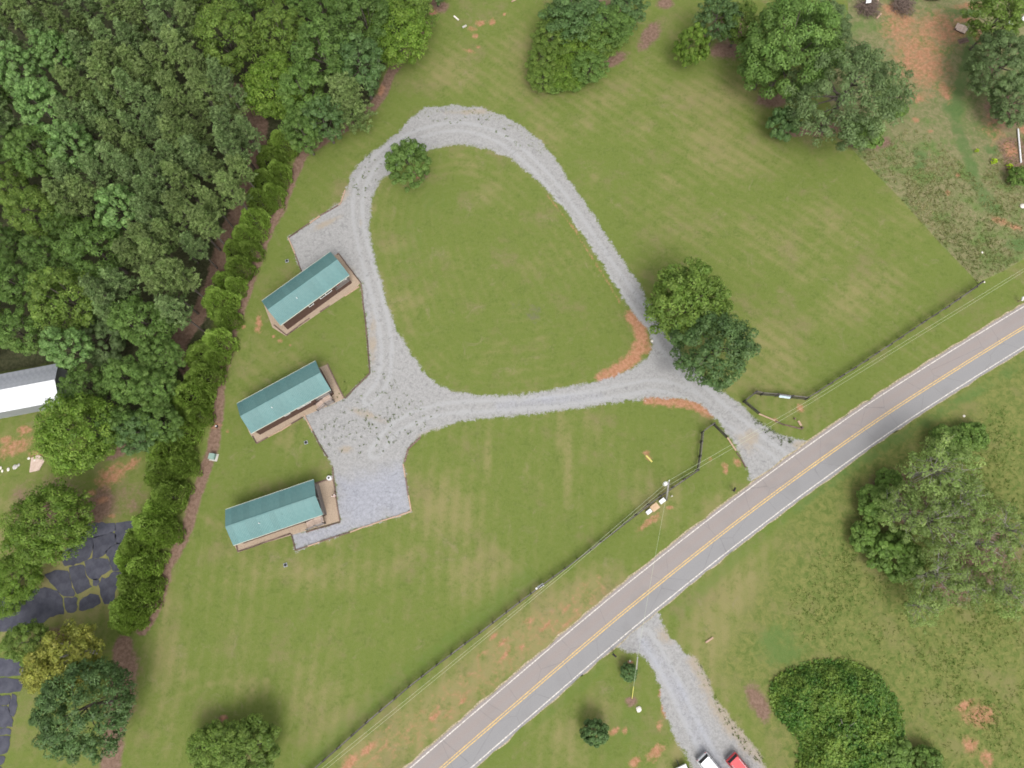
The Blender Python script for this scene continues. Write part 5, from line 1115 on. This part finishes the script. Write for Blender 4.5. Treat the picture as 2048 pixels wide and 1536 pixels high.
rock(58, 917, .22, 'stone', 'small white stone above the brown slab'); rock(70, 921, .26, 'stone', 'white stone lying on the brown slab'); rock(17, 939, .3, 'stone', 'white block in the row left of the brown slab'); rock(2, 936, .3, 'stone', 'white block at the left edge in the stone row'); rock(5, 942, .24, 'stone', 'pale pinkish block at the left edge below the white one'); rock(31, 934, .38, 'concrete', 'greyish stone pile between the brown slab and the white block'); rock(38, 930, .26, 'concrete', 'smaller grey stone right of the stone pile')
rock(1964, 505, .2, 'stone', 'small pale stone near the fence corner at the weedy field'); rock(1968, 564, .2, 'stone', 'white stone at the end of the upper fence'); rock(1928, 832, .18, 'stone', 'small white stone on the verge right of the road'); rock(2045, 413, .45, 'stone', 'white block at the right edge of the weedy field')
simple('board', 74, 926, 'brown flat slab beside the yellow-green tree in the left yard', 'slab', 'plywood', lambda m: m.add([(-.85, -1.5, 0), (.6, -1.2, 0), (1.3, .6, 0), (.1, 1.3, 0), (-1.0, .8, 0), (-.85, -1.5, .14), (.6, -1.2, .14), (1.3, .6, .14), (.1, 1.3, .14), (-1.0, .8, .14)], [(0, 4, 3, 2, 1), (5, 6, 7, 8, 9), (0, 1, 6, 5), (1, 2, 7, 6), (2, 3, 8, 7), (3, 4, 9, 8), (4, 0, 5, 9)]))
def stick(a, b, r, mat, label, nm='plank', cat='plank'):
    A, B = P(*a), P(*b); o = MB().bar((0, 0, r), tuple(B - A + np.array([0, 0, r])), r * 2.2, r * 1.4).build(nm, mat, None, False, A); return tag(o, label, cat)
stick((1292,911), (1304,924), .10, 'yellow_tube', 'short yellow tube lying in the lawn above the utility pole', 'tube', 'tube'); stick((1596,842), (1602,852), .13, 'timber_pale', 'short pale plank leaning on the grass right of the entrance')
simple('post', 1588.5, 838, 'low dark stake left of the short pale plank', 'stake', 'timber', lambda m: m.box(-.1, .1, -.1, .1, 0, .5)); simple('post', 1603.5, 856, 'low dark stake right of the short pale plank', 'stake', 'timber', lambda m: m.box(-.12, .12, -.12, .12, 0, .5))
stick((908,33), (917,41), .12, 'stone', 'pale broken block near the top edge beside the soil patches', 'block', 'block'); stick((925,56), (933,52), .14, 'concrete', 'grey flat block below the pale one near the top edge', 'block', 'block'); stick((1023,4), (1032,0), .1, 'timber_pale', 'pale plank at the top edge left of the thicket')
stick((1411,1285), (1426,1275), .10, 'timber_pale', 'pale log in the grass right of the second gravel drive', 'log', 'log')
tag(MB().tube([P(2036, 258, .25), P(2039, 292, .2), P(2042, 325, .15)], .13, 8).build('pipe', 'white'), 'long white pipe lying at the right edge below the grey-green trees', 'pipe')
# junk yard in the upper right corner
def heap(px, py, r, nst, label, rg, mat='brush', h=1.0, nm='brush_pile'):
    w = P(px, py); m = MB()
    for k in range(nst):
        a = rg.uniform(0, 6.28); d = r * rg.uniform(0, .8); c_ = np.array([d * math.cos(a), d * math.sin(a), rg.uniform(.05, h)]); t = rdir(1, rg, -.25)[0] * rg.uniform(.5, 1.3); t[2] *= .5
        p, q = c_ - t * .7, c_ + t * .7; p[2] = max(p[2], .03); q[2] = max(q[2], .03); m.tube([p, c_ + rg.normal(0, .06, 3), q], [.045, .035, .015], 4)
    return tag(m.build(nm, mat, None, False, w), label, 'brush pile')
heap(1735, 18, 2.9, 420, 'wide heap of brown dead branches at the top edge', rv, 'brush', 1.3); heap(1803, 16, 2.6, 420, 'round grey-brown heap of twigs right of the wide branch heap', rv, 'brush', 1.5)
simple('sheet', 1729, 16, 'white crumpled sheet on the dead branches', 'sheet', 'white', lambda m: m.add([(-.5, -.4, 0), (.45, -.3, .05), (.5, .35, .2), (.1, .6, .15), (-.35, .3, .1), (0, 0, .3)], [(0, 1, 5), (1, 2, 5), (2, 3, 5), (3, 4, 5), (4, 0, 5)]), 0, 1.5)
stick((1753,38), (1762,28), .12, 'timber_pale', 'pale board at the lower edge of the branch heap'); stick((1754,8), (1757,-4), .1, 'timber_pale', 'pale stick poking over the branch heap at the top edge')
o = empty('wooden_platform', P(1920, 59), -.55, 'weathered wooden platform on the red soil of the junk yard', 'platform')
for k in range(6): MB().box(-1.0 + k * .34, -1.0 + k * .34 + .32, -.85 + (.0 if k else .3), .75 + rj.normal(0, .05), .35, .40).build('board', 'plywood', o)
for y in (-.6, .5): MB().box(-1.0, 1.0, y - .06, y + .06, 0, .35).build('bearer', 'timber', o)
MB().box(-.2, 1.15, .1, 1.05, .12, .2).build('under_sheet', 'cargrey', o)
o = empty('pallet', P(1926, 82), .3, 'dark pallet lying below the wooden platform', 'pallet')
for k in range(5): MB().box(-.95, .95, -.5 + k * .21, -.34 + k * .21, .10, .13).build('slat', 'timber', o)
for x in (-.9, 0, .85): MB().box(x, x + .09, -.5, .5, 0, .1).build('runner', 'timber_pale' if x < 0 else 'timber', o)
o = empty('dark_trailer', P(1864, -1), 0, 'dark flat topped trailer cut by the top edge', 'trailer'); MB().box(-1.4, 1.4, -.6, 1.8, .5, 1.0).build('box', 'black', o); MB().box(-1.45, 1.45, -.65, 1.85, 1.0, 1.06).build('cover', 'cargrey', o)
for s in (-1, 1): q = MB().lathe([(.1, -.1), (.32, -.1), (.32, .1), (.1, .1)], 12); M = Matrix.Translation((s * 1.55, .6, .32)) @ Matrix.Rotation(math.pi / 2, 4, 'Y'); m = MB(); m.add([M @ Vector(p) for p in q.v], q.f); m.build('wheel', 'rubber', o)
def frame_junk(px, py, rz, label):
    o = empty('garden_chair', P(px, py), rz, label, 'chair', 'pale discarded chairs under the corner tree'); m = MB()
    for s in (-1, 1): m.tube([(s * .35, -.4, .02), (s * .36, -.35, .45), (s * .36, .3, .5), (s * .36, .55, 1.0)], .05, 6); m.tube([(s * .35, .4, .02), (s * .36, .3, .5)], .05, 6)
    m.build('frame', 'grey_metal', o); MB().box(-.34, .34, -.35, .3, .45, .52).build('seat', 'white', o); MB().bar((0, .32, .5), (0, .55, 1.0), .6, .05, (0, 1, 0)).build('backrest', 'white', o)
frame_junk(2018, 52, .5, 'pale discarded chair on its own below the corner tree'); frame_junk(2044, 42, -.7, 'white discarded chair cut by the right edge below the corner tree')
